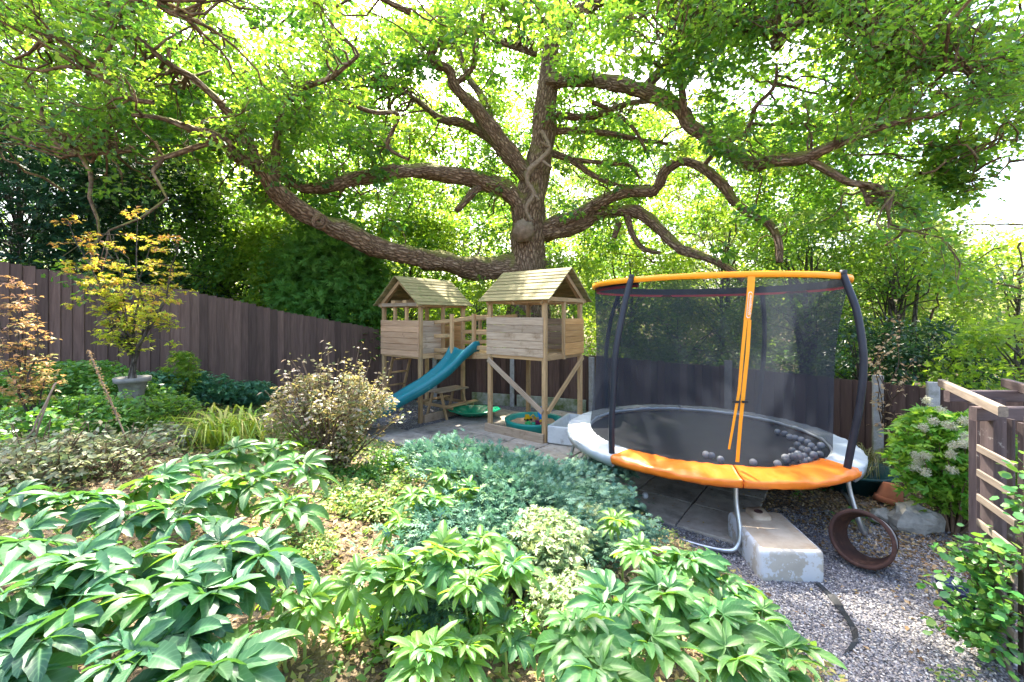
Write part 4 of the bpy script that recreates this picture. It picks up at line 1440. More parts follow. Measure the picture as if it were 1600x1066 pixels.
# picnic bench under the left tower
pb = thing('picnic_bench', 'small grey wooden picnic bench tucked under the left play tower', 'bench', (-1.35, 8.95, 0))
c0 = Vector((-1.35, 8.95, 0))
for k in range(3):
    beam('table_board', c0 + v3 * (-.42) + u3 * (-.14 + .14 * k) + Z3 * .55, c0 + v3 * .42 + u3 * (-.14 + .14 * k) + Z3 * .55, .13, .03, M['wood_grey'], pb)
for s in (-.42, .42):
    beam('seat_board', c0 + v3 * -.42 + u3 * s + Z3 * .3, c0 + v3 * .42 + u3 * s + Z3 * .3, .14, .03, M['wood'], pb)
for e in (-.3, .3):
    beam('seat_bearer', c0 + v3 * e + u3 * -.46 + Z3 * .26, c0 + v3 * e + u3 * .46 + Z3 * .26, .03, .06, M['wood'], pb)
    for s in (-1, 1):
        beam('leg', c0 + v3 * e + u3 * (.3 * s), c0 + v3 * e + u3 * (.12 * s) + Z3 * .53, .035, .06, M['wood'], pb)

# green shell sandpit lid
sh = MB()
V, F = [], []
nr, na = 9, 48
for i in range(nr + 1):
    f = i / nr
    for k in range(na):
        a = 2 * math.pi * k / na
        rr = .50 * f * (1 + .035 * abs(math.cos(a * 6)) * f) * (1 + .10 * math.cos(a - 1))
        z = .03 + .16 * f ** 2.2 + .014 * math.cos(a * 12) * f * (1 - f) * 4
        if i == nr:
            z -= .03
            rr += .02
        V.append((rr * math.cos(a), rr * .82 * math.sin(a), z))
for i in range(nr):
    for k in range(na):
        F.append((i * na + k, i * na + (k + 1) % na, (i + 1) * na + (k + 1) % na, (i + 1) * na + k))
sh.add([Vector(v) + Vector((-.80, 8.62, .035)) for v in V], F)
o = sh.build('plastic_shell', M['plastic_green'], None, True)
o.modifiers.new('t', 'SOLIDIFY').thickness = .008
tag(o, 'emerald green plastic shell lying open beneath the bridge', 'sandpit shell')

# round sandpit with toys
sp_c = Vector((.40, 7.80, 0.02))
spt = thing('sandpit', 'sea-green round plastic sandpit filled with sand under the right tower', 'sandpit', sp_c)
b = MB().lathe([(.40, .0), (.50, .02), (.53, .16), (.54, .19), (.50, .20), (.455, .18), (.45, .11), (.44, .10)], sp_c, 40)
b.build('tub', M['plastic_sea'], spt, True)
V, F = [], []
for i in range(9):
    for k in range(30):
        a = 2 * math.pi * k / 30
        r = .455 * i / 8
        V.append(sp_c + Vector((r * math.cos(a), r * math.sin(a), .115 + .025 * noise.noise((r * math.cos(a) * 9, r * math.sin(a) * 9, 2)))))
for i in range(8):
    for k in range(30):
        F.append((i * 30 + k, i * 30 + (k + 1) % 30, (i + 1) * 30 + (k + 1) % 30, (i + 1) * 30 + k))
MB().add(V, F).build('sand', M['sand'], spt, True)
tz = sp_c.z + .14


def digger(c, mat, label):
    t = thing('toy_digger', label, 'toy', c)
    c = Vector(c)
    R_ = Matrix.Rotation(.5, 3, 'Z')
    MB().box(c + Vector((0, 0, .045)), (.13, .07, .035), R_).box(c + R_ @ Vector((-.02, 0, .085)), (.06, .06, .05), R_).build('body', mat, t)
    MB().tube([c + R_ @ Vector((.05, 0, .06)), c + R_ @ Vector((.11, 0, .10)), c + R_ @ Vector((.15, 0, .04))], .011, 6).box(c + R_ @ Vector((.15, 0, .03)), (.03, .05, .04), R_).build('arm', mat, t)
    for sx in (-.04, .04):
        for sy in (-.04, .04):
            q = c + R_ @ Vector((sx, sy, .022))
            MB().tube([q - R_ @ Vector((0, .012, 0)), q + R_ @ Vector((0, .012, 0))], .022, 10).build('wheel', M['black'], t)


digger(sp_c + Vector((-.10, .14, .12)), M['yellow'], 'yellow toy digger at the back of the sandpit')
jc = sp_c + Vector((.17, .12, .12))
t = thing('toy_jug', 'bright blue toy bucket standing in the sandpit beside the tower post', 'toy', jc)
MB().lathe([(0, 0), (.07, 0), (.095, .16), (.09, .16), (.066, .01), (0, .01)], jc, 18).build('body', M['blue'], t, True)
MB().tube([jc + Vector((-.09, 0, .15)), jc + Vector((-.07, 0, .24)), jc + Vector((0, 0, .27)), jc + Vector((.07, 0, .24)), jc + Vector((.09, 0, .15))], .008, 6).build('handle', M['blue'], t, True)
for dx, dy, mt, lb_, s in ((-.12, -.17, 'toygreen', 'small lime green toy scoop at the front left of the sand', .05), (.03, -.16, 'maroon', 'small maroon toy truck at the front of the sandpit', .06),
                           (-.02, -.24, 'plastic_green', 'small dark green toy cup by the sandpit rim', .04), (.12, -.02, 'yellow', 'little yellow toy spade head beside the blue bucket', .045)):
    c = sp_c + Vector((dx, dy, .12))
    tt = thing('toy', lb_, 'toy', c)
    if mt == 'plastic_green':
        MB().lathe([(0, 0), (s * .7, 0), (s, s * 1.4), (s * .9, s * 1.4), (s * .6, .005)], c, 14).build('cup', M[mt], tt, True)
    else:
        MB().box(c + Vector((0, 0, s * .4)), (s * 2, s * 1.2, s * .7), Matrix.Rotation(dx * 9, 3, 'Z')).box(c + Vector((s * .3, 0, s * .95)), (s, s, s * .5), Matrix.Rotation(dx * 9, 3, 'Z')).build('body', M[mt], tt)
        MB().tube([c + Vector((s, 0, s * .4)), c + Vector((s * 2.6, s * .5, s * .5))], s * .18, 6).build('handle', M[mt], tt)

# white trough beside the tower post
tq = Vector((.57, 6.86, .03))
ex, ey = Vector((.82, -.40, 0)).normalized(), Vector((.40, .82, 0)).normalized()
tw_, tl_, th_ = .60, 1.0, .29


def trough(name, o0, ex, ey, w_, l_, h_, wall_, mat, label, cat, flare=.0):
    def q(a, b__, z, ins):
        return o0 + ex * (w_ * a + (ins if a == 0 else -ins)) + ey * (l_ * b__ + (ins if b__ == 0 else -ins)) + Z3 * z
    V, F = [], []
    rings = [(0.03, 0), (0, .02), (-.0, h_ - .01), (.012, h_), (wall_ - .01, h_), (wall_, h_ - .012), (wall_ + .03, .06)]
    for ins, z in rings:
        for a, b__ in ((0, 0), (1, 0), (1, 1), (0, 1)):
            V.append(q(a, b__, z, ins))
    for i in range(len(rings) - 1):
        for k in range(4):
            F.append((i * 4 + k, i * 4 + (k + 1) % 4, (i + 1) * 4 + (k + 1) % 4, (i + 1) * 4 + k))
    F.append(tuple(range((len(rings) - 1) * 4, len(rings) * 4)))
    F.append((3, 2, 1, 0))
    o = MB().add(V, F).build(name, mat)
    m_ = o.modifiers.new('bev', 'BEVEL')
    m_.width = .012
    m_.segments = 3
    tag(o, label, cat)
    return o


trough('trough', tq, ex, ey, tw_, tl_, th_, .05, M['ceramic'], 'white open trough wedged between the right tower post and the trampoline', 'trough')

# ------------------------------------------------------------------ trampoline
TC = Vector((2.30, 5.26, 0))
TT = Vector((2.40, 5.22, 0))
tp_ = thing('trampoline', 'round trampoline with orange front pad, black net and navy foam poles', 'trampoline', TC)
RZ = .66


def ang(a, r, z, c=TC):
    a = math.radians(a)
    return Vector((c.x + r * math.cos(a), c.y + r * math.sin(a), z))


# frame ring
b = MB()
b.tube([ang(a, 1.50, RZ - .05) for a in range(0, 361, 6)], .022, 8, False)
b.build('frame_ring', M['steel'], tp_, True)
# mat
V = [TC + Z3 * (RZ - .085)]
F = []
for i in range(1, 9):
    for k in range(64):
        a = 360 * k / 64
        r = 1.31 * i / 8
        V.append(ang(a, r, RZ - .04 - .045 * (1 - (i / 8) ** 2)))
for k in range(64):
    F.append((0, 1 + k, 1 + (k + 1) % 64))
for i in range(7):
    for k in range(64):
        F.append((1 + i * 64 + k, 1 + (i + 1) * 64 + k, 1 + (i + 1) * 64 + (k + 1) % 64, 1 + i * 64 + (k + 1) % 64))
MB().add(V, F).build('jumping_mat', M['bed'], tp_, True)


def pad(a0, a1, mat, r0=1.30, r1=1.60, lift=.0, label=None, drop=.11):
    n = max(6, int((a1 - a0) / 1.0))
    prof = [(r0, -.012), (r0 + .006, .012), (r0 + .05, .022), (r0 + .11, .022), (r0 + .17, .02), (r0 + .22, .012), (r1 - .03, .0), (r1 - .004, -.012), (r1 + .003, -.02), (r1 + .002, -.05), (r1 - .008, -drop)]
    V, F = [], []
    for i in range(n + 1):
        a = a0 + (a1 - a0) * i / n
        for j, (r, z) in enumerate(prof):
            wv = noise.noise((a * .09, j * .8, lift * 50 + 3)) + .8 * noise.noise((a * .33, j * .6, 8))
            V.append(ang(a, r + (.012 * wv if j > 4 else 0), RZ + lift + z + .014 * wv * (1 if j not in (0,) else 0)))
    m_ = len(prof)
    for i in range(n):
        for j in range(m_ - 1):
            F.append((i * m_ + j, i * m_ + j + 1, (i + 1) * m_ + j + 1, (i + 1) * m_ + j))
    # bottom face closes the pad
    for i in range(n):
        F.append((i * m_ + m_ - 1, i * m_, (i + 1) * m_, (i + 1) * m_ + m_ - 1))
    F.append(tuple(range(m_)))
    F.append(tuple(n * m_ + j for j in range(m_ - 1, -1, -1)))
    o = MB().add(V, F).build('safety_pad', mat, tp_, True)
    if label:
        o['label'] = label
    return o


for a0 in (-58, 10, 78, 146):
    pad(a0, a0 + (67.6 if a0 < 146 else 70), M['padgrey'], label='pale grey safety pad')
pad(216.5, 258.8, M['padorange'], 1.29, 1.62, .006, 'glossy orange safety pad at the entrance', .075)
pad(259.2, 303.5, M['padorange'], 1.29, 1.62, .006, 'glossy orange safety pad at the entrance', .075)
# poles with foam sleeves, bowed outwards
pole_top = []
for pa in (36, 124, 214, 301):
    b = MB()
    z_ = [.58, .70, .95, 1.3, 1.7, 2.1, 2.38, 2.46]
    r_ = [1.53, 1.54, 1.565, 1.60, 1.60, 1.53, 1.43, 1.40]
    pts = []
    for z, r in zip(z_, r_):
        f = (z - .6) / 1.85
        cc = TC.lerp(TT, max(0, f))
        pts.append(ang(pa, r - (.03 if pa == 214 and 1 < z < 2.2 else 0), z, cc))
    Q, R_ = smooth_path(pts, [.031] * len(pts), 5)
    b.tube(Q, R_, 12)
    b.build('net_pole', M['foam'], tp_, True)
    tpn = pts[-1]
    b = MB().tube([tpn - Z3 * .02, tpn + Z3 * .05], .03, 10)
    b.tube([tpn + Z3 * .03, ang(pa, 1.36, 2.45, TT)], .018, 6)
    b.build('pole_cap', M['black'], tp_, True)
# U legs
for a0, a1 in ((258, 198), (168, 112), (82, 26), (357, 306)):
    b = MB()
    pts = []
    for a in (a0, a1):
        pass
    n0, n1 = ang(a0, 1.50, RZ - .06), ang(a1, 1.50, RZ - .06)
    k0, k1 = ang(a0, 1.52, .42), ang(a1, 1.52, .42)
    f0, f1 = ang(a0, 1.60, .12), ang(a1, 1.60, .12)
    g0 = ang(a0 + (a1 - a0) * .10, 1.60, .03)
    g1 = ang(a0 + (a1 - a0) * .90, 1.60, .03)
    gm = ang((a0 + a1) / 2, 1.52, .028)
    Q, R_ = smooth_path([n0, k0, f0, g0, gm, g1, f1, k1, n1], [.021] * 9, 6)
    b.tube(Q, R_, 8)
    b.build('leg', M['steel'], tp_, True)
# net: two layers leaning with the ring, gathered folds
V, F = [], []
nz_n, na_n = 14, 120
for i in range(nz_n + 1):
    f = i / nz_n
    cc = TC.lerp(TT, f)
    z = RZ + .01 + f * (2.44 - RZ)
    for k in range(na_n):
        a = 360 * k / na_n
        fold = .012 * noise.noise((a * .12, f * 1.5, 0)) + .02 * noise.noise((a * .03, f * 2, 4))
        r = 1.315 + .045 * f - .05 * math.sin(math.pi * f) + fold
        V.append(ang(a, r, z, cc))
for i in range(nz_n):
    for k in range(na_n):
        F.append((i * na_n + k, i * na_n + (k + 1) % na_n, (i + 1) * na_n + (k + 1) % na_n, (i + 1) * na_n + k))
MB().add(V, F).build('safety_net', M['net'], tp_, True)
# ring sleeve (orange) at top and red edging hanging inside it
b = MB()
V, F = [], []
sec = [(-.018, -.028), (.018, -.028), (.026, 0), (.018, .028), (-.018, .028), (-.026, 0)]
NA = 90
for k in range(NA):
    a = 360 * k / NA
    for r, z in sec:
        V.append(ang(a, 1.37 + r, 2.455 + z * (1 + .15 * noise.noise((a * .1, 0, 0))), TT))
for k in range(NA):
    for j in range(6):
        F.append((k * 6 + j, k * 6 + (j + 1) % 6, ((k + 1) % NA) * 6 + (j + 1) % 6, ((k + 1) % NA) * 6 + j))
b.add(V, F)
b.build('top_ring', M['ringorange'], tp_, True)
for r_a, z0, z1, mt, nm in ((1.335, 2.405, 2.492, 'black', 'net_hem'), (1.343, 2.375, 2.404, 'red', 'red_edging')):
    V, F = [], []
    for k in range(NA):
        a = 360 * k / NA
        if mt == 'red':
            pass
        V += [ang(a, r_a, z0, TT), ang(a, r_a, z1, TT)]
    for k in range(0, NA):
        a = 360 * k / NA
        if 212 < a < 328:
            continue
        k2 = (k + 1) % NA
        F.append((k * 2, k2 * 2, k2 * 2 + 1, k * 2 + 1))
    MB().add(V, F).build(nm, M[mt], tp_)
# entrance straps: one wide band splitting in two ribbons down to the pad


def ribbon(pts, wd, mat, name, parent, thick=.004):
    V, F = [], []
    for i, (p, w2) in enumerate(zip(pts, wd)):
        dr = (p - TC)
        dr.z = 0
        dr.normalize()
        s_ = Vector((-dr.y, dr.x, 0))
        for sg, of in ((-1, 0), (1, 0), (1, thick), (-1, thick)):
            V.append(p + s_ * (w2 / 2 * sg) + dr * of)
    for i in range(len(pts) - 1):
        for k in range(4):
            F.append((i * 4 + k, i * 4 + (k + 1) % 4, (i + 1) * 4 + (k + 1) % 4, (i + 1) * 4 + k))
    F += [(3, 2, 1, 0), tuple(len(pts) * 4 - 4 + k for k in range(4))]
    return MB().add(V, F).build(name, mat, parent)


def front(px, py, r=1.40):
    """a point on the net's front surface: follow the line of sight to radius r"""
    dx, dz = (px - CX) / FOC, -(py - HY) / FOC
    Y = 3.2
    while Y < 6:
        z = CAMZ + dz * Y
        f = min(max((z - RZ) / 1.8, 0), 1)
        cc = TC.lerp(TT, f)
        if math.hypot(dx * Y - cc.x, Y - cc.y) < r:
            break
        Y += .004
    return Vector((dx * Y, Y, CAMZ + dz * Y))


ribbon([front(x, y) for x, y in ((1174, 432), (1173, 450), (1170, 480), (1167, 500))], [.062, .062, .058, .056], M['ringorange'], 'entrance_band', tp_)
ribbon([front(x, y) for x, y in ((1165, 500), (1160, 550), (1155, 610), (1148, 650), (1139, 702))], [.03, .028, .026, .022, .018], M['ringorange'], 'zip_strap', tp_)
ribbon([front(x, y) for x, y in ((1171, 500), (1168, 550), (1162, 610), (1157, 660), (1152, 722))], [.03, .032, .034, .03, .03], M['ringorange'], 'zip_strap', tp_)
# printed badge on the band
bp0, bp1 = front(1172.5, 456, 1.408), front(1169, 497, 1.408)
pl = ribbon([bp0, bp0.lerp(bp1, .06), bp0.lerp(bp1, .94), bp1], [.018, .036, .036, .018], M['white'], 'badge', tp_, .003)
pl2 = ribbon([bp0.lerp(bp1, .03) + Vector((0, -.004, 0)), bp0.lerp(bp1, .08) + Vector((0, -.004, 0)), bp0.lerp(bp1, .92) + Vector((0, -.004, 0)), bp0.lerp(bp1, .97) + Vector((0, -.004, 0))], [.012, .029, .029, .012], M['ringorange'], 'badge_field', tp_, .003)
cu = bpy.data.curves.new('lettering', 'FONT')
cu.body = 'sportspower'
cu.size = .036
cu.extrude = .0008
cu.align_x = 'CENTER'
cu.align_y = 'CENTER'
tmp = bpy.data.objects.new('tmp_text', cu)
COL.objects.link(tmp)
bpy.context.view_layer.update()
tme = bpy.data.meshes.new_from_object(tmp.evaluated_get(bpy.context.evaluated_depsgraph_get()))
bpy.data.objects.remove(tmp)
tme.materials.clear()
tme.materials.append(M['white'])
lo = bpy.data.objects.new('lettering', tme)
bc = bp0.lerp(bp1, .5)
dr = (bc - TC)
dr.z = 0
dr.normalize()
upv = (bp0 - bp1).normalized()
Xv, Zv = upv, dr
Yv = Zv.cross(Xv)
mw = Matrix(((Xv.x, Yv.x, Zv.x, 0), (Xv.y, Yv.y, Zv.y, 0), (Xv.z, Yv.z, Zv.z, 0), (0, 0, 0, 1)))
mw.translation = bc + dr * .009
link(lo, tp_, mw @ Matrix.Scale(.98, 4))
for px, py in ((1151, 628), (1164, 628)):
    q = front(px, py, 1.41)
    MB().box(q, (.05, .02, .018)).build('buckle', M['black'], tp_)

# play balls
bm_s = MB()
nu, nv = 16, 10
V, F = [], []
for i in range(nv + 1):
    for k in range(nu):
        th, ph = math.pi * i / nv, 2 * math.pi * k / nu
        r = .036 * (1 - .06 * (abs(math.cos(th)) < .08))
        V.append((math.sin(th) * math.cos(ph) * r, math.sin(th) * math.sin(ph) * r, math.cos(th) * .036))
for i in range(nv):
    for k in range(nu):
        F.append((i * nu + k, (i + 1) * nu + k, (i + 1) * nu + (k + 1) % nu, i * nu + (k + 1) % nu))
ball_g = mesh_from('ball', V, F, True, [M['ballgrey']])
ball_w = mesh_from('ball', V, F, True, [M['ballwhite']])


def ball(p, me, label, group=None):
    o = bpy.data.objects.new('play_ball', me)
    R_ = Matrix.Rotation(random.uniform(0, 3), 4, 'X') @ Matrix.Rotation(random.uniform(0, 3), 4, 'Y')
    link(o, None, Matrix.Translation(Vector(p)) @ R_)
    tag(o, label, 'ball', group)
    return o


def matz(x, y):
    r = math.hypot(x - TC.x, y - TC.y) / 1.31
    return RZ - .04 - .045 * (1 - min(r, 1) ** 2)


def bed_pt(px, py, lift=.036):
    dx, dz = (px - CX) / FOC, -(py - HY) / FOC
    Y = (CAMZ - (RZ - .045 + lift)) / -dz
    return Vector((dx * Y, Y, 0))


placed = []
bl = [(1215, 673), (1226, 676), (1234, 681), (1243, 683), (1252, 686), (1262, 690), (1268, 696), (1276, 702), (1281, 710), (1272, 712), (1262, 704), (1254, 700), (1246, 693),
      (1238, 702), (1257, 712), (1266, 719), (1276, 721), (1256, 721), (1246, 716), (1247, 708), (1236, 712), (1262, 712), (1250, 722), (1240, 721), (1229, 719), (1283, 704)]
for px, py in bl:
    q = bed_pt(px, py)
    dv_ = Vector((q.x - TC.x, q.y - TC.y))
    if dv_.length > 1.25:
        dv_ = dv_ * (1.25 / dv_.length)
        q.x, q.y = TC.x + dv_.x, TC.y + dv_.y
    lay = 0
    for (x, y, z) in placed:
        if math.hypot(q.x - x, q.y - y) < .058:
            lay += 1
    if lay > 1:
        continue
    z = matz(q.x, q.y) + .036 + lay * .055
    placed.append((q.x, q.y, z))
    ball((q.x, q.y, z), ball_g, 'grey plastic ball in the heap at the right side of the trampoline mat', 'grey balls heaped inside the trampoline net')
for px, py, me_, lb_ in ((1103, 707, ball_w, 'pale ball, left of the pair resting on the middle of the trampoline mat'), (1112, 709, ball_g, 'grey ball, right of the pair resting on the middle of the trampoline mat'),
                         (1126, 716, ball_g, 'grey ball half hidden behind the left half of the orange pad'), (1177, 721, ball_w, 'pale ball half hidden just right of the orange straps'),
                         (1227, 713, ball_w, 'white ball at the front left of the grey heap on the trampoline'), (1215, 724, ball_w, 'pale ball just behind the right half of the orange pad')):
    q = bed_pt(px, py)
    dv_ = Vector((q.x - TC.x, q.y - TC.y))
    if dv_.length > 1.25:
        dv_ = dv_ * (1.25 / dv_.length)
        q.x, q.y = TC.x + dv_.x, TC.y + dv_.y
    ball((q.x, q.y, matz(q.x, q.y) + .036), me_, lb_)
q = P(1008, 780, 4.78)
ball((q.x, q.y, .066), ball_w, 'lone white ball lying on the paving left of the trampoline legs')
ball(P(843, 731, 4.35), ball_w, 'white ball resting on top of the blue juniper')

# ------------------------------------------------------------------ upturned sink
sk = thing('upturned_sink', 'upturned cream butler sink with flaking white sides on the gravel', 'sink', (2.2, 3.7, 0))
a0 = Vector((1.90, 3.42, 0))      # front-left
a1 = Vector((2.42, 3.33, 0))      # front-right
ex = (a1 - a0).normalized()
ey = Vector((-ex.y, ex.x, 0))
wS, lS, hS = .50, .70, .24
org_s = Vector((1.945, 3.34, 0))
ey = Vector((.12, .99, 0)).normalized()
ex = Vector((.998, -.04, 0))


def rrect(w_, l_, r, n=5):
    pts = []
    for cx_, cy_, a_ in ((w_ - r, r, -90), (w_ - r, l_ - r, 0), (r, l_ - r, 90), (r, r, 180)):
        for k in range(n + 1):
            a = math.radians(a_ + 90 * k / n)
            pts.append((cx_ + r * math.cos(a), cy_ + r * math.sin(a)))
    return pts


rings = [(.0, .0), (.0, hS - .04), (.005, hS - .02), (.014, hS - .007), (.03, hS)]
V, F = [], []
base = rrect(wS, lS, .045)
nb = len(base)
for ins, z in rings:
    for x, y in base:
        sx = (x - wS / 2) * (1 - 2 * ins / wS) + wS / 2
        sy = (y - lS / 2) * (1 - 2 * ins / lS) + lS / 2
        V.append(org_s + ex * sx + ey * sy + Z3 * z)
for i in range(len(rings) - 1):
    for k in range(nb):
        F.append((i * nb + k, i * nb + (k + 1) % nb, (i + 1) * nb + (k + 1) % nb, (i + 1) * nb + k))
MB().add(V, F).build('side', M['sink'], sk, True)
MB().add([v + Z3 * 0 for v in V[-nb:]], [tuple(range(nb))]).build('base_panel', M['sinktop'], sk)
wc = org_s + ex * .17 + ey * .52
b = MB()
wp = rrect(.17, .22, .04)
V = [wc + ex * x + ey * (y - .02) + Z3 * (hS + .001) for x, y in wp] + [wc + ex * (x * .92 + .007) + ey * (y * .94 - .013) + Z3 * (hS + .03) for x, y in wp]
n = len(wp)
b.add(V, [(i, (i + 1) % n, n + (i + 1) % n, n + i) for i in range(n)] + [tuple(range(n, 2 * n))])
b.build('waste_boss', M['sinktop'], sk, True)
MB().lathe([(.036, .0), (.036, .008), (.026, .008), (.024, .001), (.0, .001)], wc + ex * .085 + ey * .09 + Z3 * (hS + .031), 16).build('waste_hole', M['rust'], sk, True)

# rusty iron ring lying on its side
rc = Vector((0, 0, 0))
pc = thing('iron_collar', 'rusty iron cylinder open at both ends lying on the gravel', 'iron collar', (2.95, 3.56, 0))
axis = Vector((-.80, -.60, .26)).normalized()
q = Z3.rotation_difference(axis).to_matrix()
R0, R1, LH = .215, .18, .26
cen = Vector((2.95, 3.56, .225))
b = MB().lathe([(R1, 0), (R0, LH)], cen - axis * LH * .5, 40, q)
b.build('outer_skin', M['zinc'], pc, True)
b = MB().lathe([(R1 - .02, 0), (R0 - .02, LH)], cen - axis * LH * .5, 40, q)
b.build('inner_skin', M['rust'], pc, True)
b = MB().lathe([(R0 - .022, LH - .002), (R0 - .020, LH + .006), (R0 + .006, LH + .006), (R0 + .008, LH - .01)], cen - axis * LH * .5, 40, q)
b.lathe([(R1 - .022, .002), (R1 - .020, -.006), (R1 + .006, -.006), (R1 + .008, .01)], cen - axis * LH * .5, 40, q)
b.build('rim', M['rust'], pc, True)

# upturned terracotta pot, dark tub, stone pot, strap, blue pot
pq = P(1388, 778, 4.75)
tpv = Vector((pq.x, pq.y, 0))
t = thing('terracotta_pot', 'upturned terracotta pot by the fence behind the trampoline', 'plant pot', tpv)
qt = Matrix.Rotation(.22, 3, 'Y')
MB().lathe([(.0, .215), (.03, .215), (.082, .212), (.088, .205), (.118, .06)], tpv, 26, qt).build('body', M['terracotta'], t, True)
MB().lathe([(.118, .062), (.132, .06), (.138, .0), (.122, 0)], tpv, 26, qt).build('rim', M['terracotta'], t, True)
tb = Vector((4.15, 5.25, 0))
t = thing('plastic_tub', 'dark teal plastic tub half hidden behind the trampoline by the concrete post', 'tub', tb)
MB().lathe([(0, 0), (.36, .0), (.44, .20), (.47, .21), (.47, .235), (.43, .23), (.35, .02), (0, .02)], tb, 28).build('tub_wall', M['darkteal'], t, True)


def rock(name, label, c, r, sq=(1, 1, .7), seed=0, mat=M['stone']):
    nu, nv = 14, 9
    V, F = [], []
    for i in range(nv + 1):
        for k in range(nu):
            th, ph = math.pi * i / nv, 2 * math.pi * k / nu
            nrm = Vector((math.sin(th) * math.cos(ph), math.sin(th) * math.sin(ph), math.cos(th)))
            rr = r * (1 + .45 * noise.noise(nrm * 1.6 + Vector((seed, 0, 0))) + .12 * noise.noise(nrm * 5 + Vector((seed, 0, 0))))
            V.append(Vector(c) + Vector((nrm.x * sq[0], nrm.y * sq[1], nrm.z * sq[2])) * rr)
    for i in range(nv):
        for k in range(nu):
            F.append((i * nu + k, (i + 1) * nu + k, (i + 1) * nu + (k + 1) % nu, i * nu + (k + 1) % nu))
    o = MB().add(V, F).build(name, mat)
    tag(o, label, 'rock')
    return o


rq = P(1428, 830, 4.15)
rock('rock', 'grey angular rock at the foot of the white-flowered bush', (rq.x + .02, rq.y, .09), .19, (1.25, .8, .75), 4)
rock('rock', 'small rounded rock left of the angular rock by the bush', (rq.x - .22, rq.y + .12, .07), .10, (1.1, .8, .8), 11)
rock('rock', 'dark grey rock half buried among the sunlit hellebores', hit(338, 768, .02), .09, (1.2, .9, .6), 21)
bq = P(1502, 940, 3.02)
t = thing('glazed_pot', 'dark blue glazed pot hidden under the climber beside the pergola', 'plant pot', (bq.x, bq.y, 0))
MB().lathe([(0, .0), (.08, 0), (.12, .08), (.125, .14), (.135, .16), (.12, .17), (.11, .14), (0, .14)], (bq.x, bq.y, 0), 28).build('body', M['bluepot'], t, True)
pts = [(2.36, 3.30, .012), (2.34, 3.12, .02), (2.28, 2.92, .03), (2.22, 2.76, .02), (2.12, 2.66, .012), (2.02, 2.60, .01)]
Q, _ = smooth_path(pts, [.02] * 6, 5)
V, F = [], []
for i, p in enumerate(Q):
    s_ = Vector((.022, .004, .012 if i % 9 > 4 else -.004))
    V += [p - s_, p + s_, p + s_ + Z3 * .004, p - s_ + Z3 * .004]
for i in range(len(Q) - 1):
    for k in range(4):
        F.append((i * 4 + k, i * 4 + (k + 1) % 4, (i + 1) * 4 + (k + 1) % 4, (i + 1) * 4 + k))
o = MB().add(V, F).build('rubber_strap', M['hose'])
tag(o, 'black rubber strap lying on the gravel in front of the upturned sink', 'strap')
# white stone slab behind the bronze shrub
wq = hit(458, 634)
o = MB().box((wq.x, wq.y, G(wq.x, wq.y) + .07), (.26, .16, .15)).build('stone_block', M['ceramic'])
tag(o, 'pale stone block in the bed behind the bronze-leaved shrub', 'stone')

# ------------------------------------------------------------------ pergola
pg = thing('pergola', 'peeling purple-brown timber pergola with trellis side at the right edge', 'pergola', (2.95, 2.63, 0))
A_ = Vector((2.98, 2.64, 0))
B_ = Vector((2.83, 2.33, 0))
beam('post', A_, A_ + Z3 * 1.47, .085, .085, M['pergola'], pg, up=(0, 1, 0))
beam('post', B_ + Vector((.02, -.03, 0)), B_ + Vector((.02, -.03, 1.52)), .09, .09, M['pergola'], pg, up=(0, 1, 0))
for t in (.32, .62):
    q = A_.lerp(B_, t) + Vector((.04, 0, 0))
    beam('trellis_upright', q + Z3 * .02, q + Z3 * 1.46, .035, .02, M['pergola'], pg, up=(1, 0, 0))
nrm = Vector((-.9, .43, 0))
for k in range(7):
    z = 1.245 - .155 * k
    beam('trellis_slat', A_ + nrm * .055 + Z3 * z + Vector((-.0, .02, 0)), B_ + nrm * .055 + Z3 * (z - .01), .015, .045, M['slatwood'], pg)
beam('brace', A_ + nrm * .05 + Z3 * .28, B_ + nrm * .05 + Z3 * .02, .02, .035, M['slatwood'], pg)
# boards of the far side seen through the arch
for k in range(3):
    q = A_ + Vector((.10 + .075 * k, .10 + .12 * k, 0))
    beam('side_board', q, q + Z3 * 1.46, .06, .02, M['pergola'], pg, up=(1, .2, 0))
beam('top_beam', (2.83, 2.62, 1.475), (4.6, 2.62, 1.475), .045, .085, M['pergola'], pg)
beam('top_beam', (3.26, 3.20, 1.475), (5.0, 3.20, 1.475), .045, .085, M['pergola'], pg)
beam('rafter', (3.44, 3.42, 1.54), (2.74, 2.38, 1.54), .04, .06, M['slatwood'], pg)
beam('rafter', (3.95, 3.42, 1.54), (3.3, 2.38, 1.54), .045, .07, M['pergola'], pg)
for x, y in ((3.62, 3.2), (4.5, 2.62), (4.7, 3.2)):
    beam('post', (x, y, 0), (x, y, 1.46), .085, .085, M['pergola'], pg, up=(0, 1, 0))

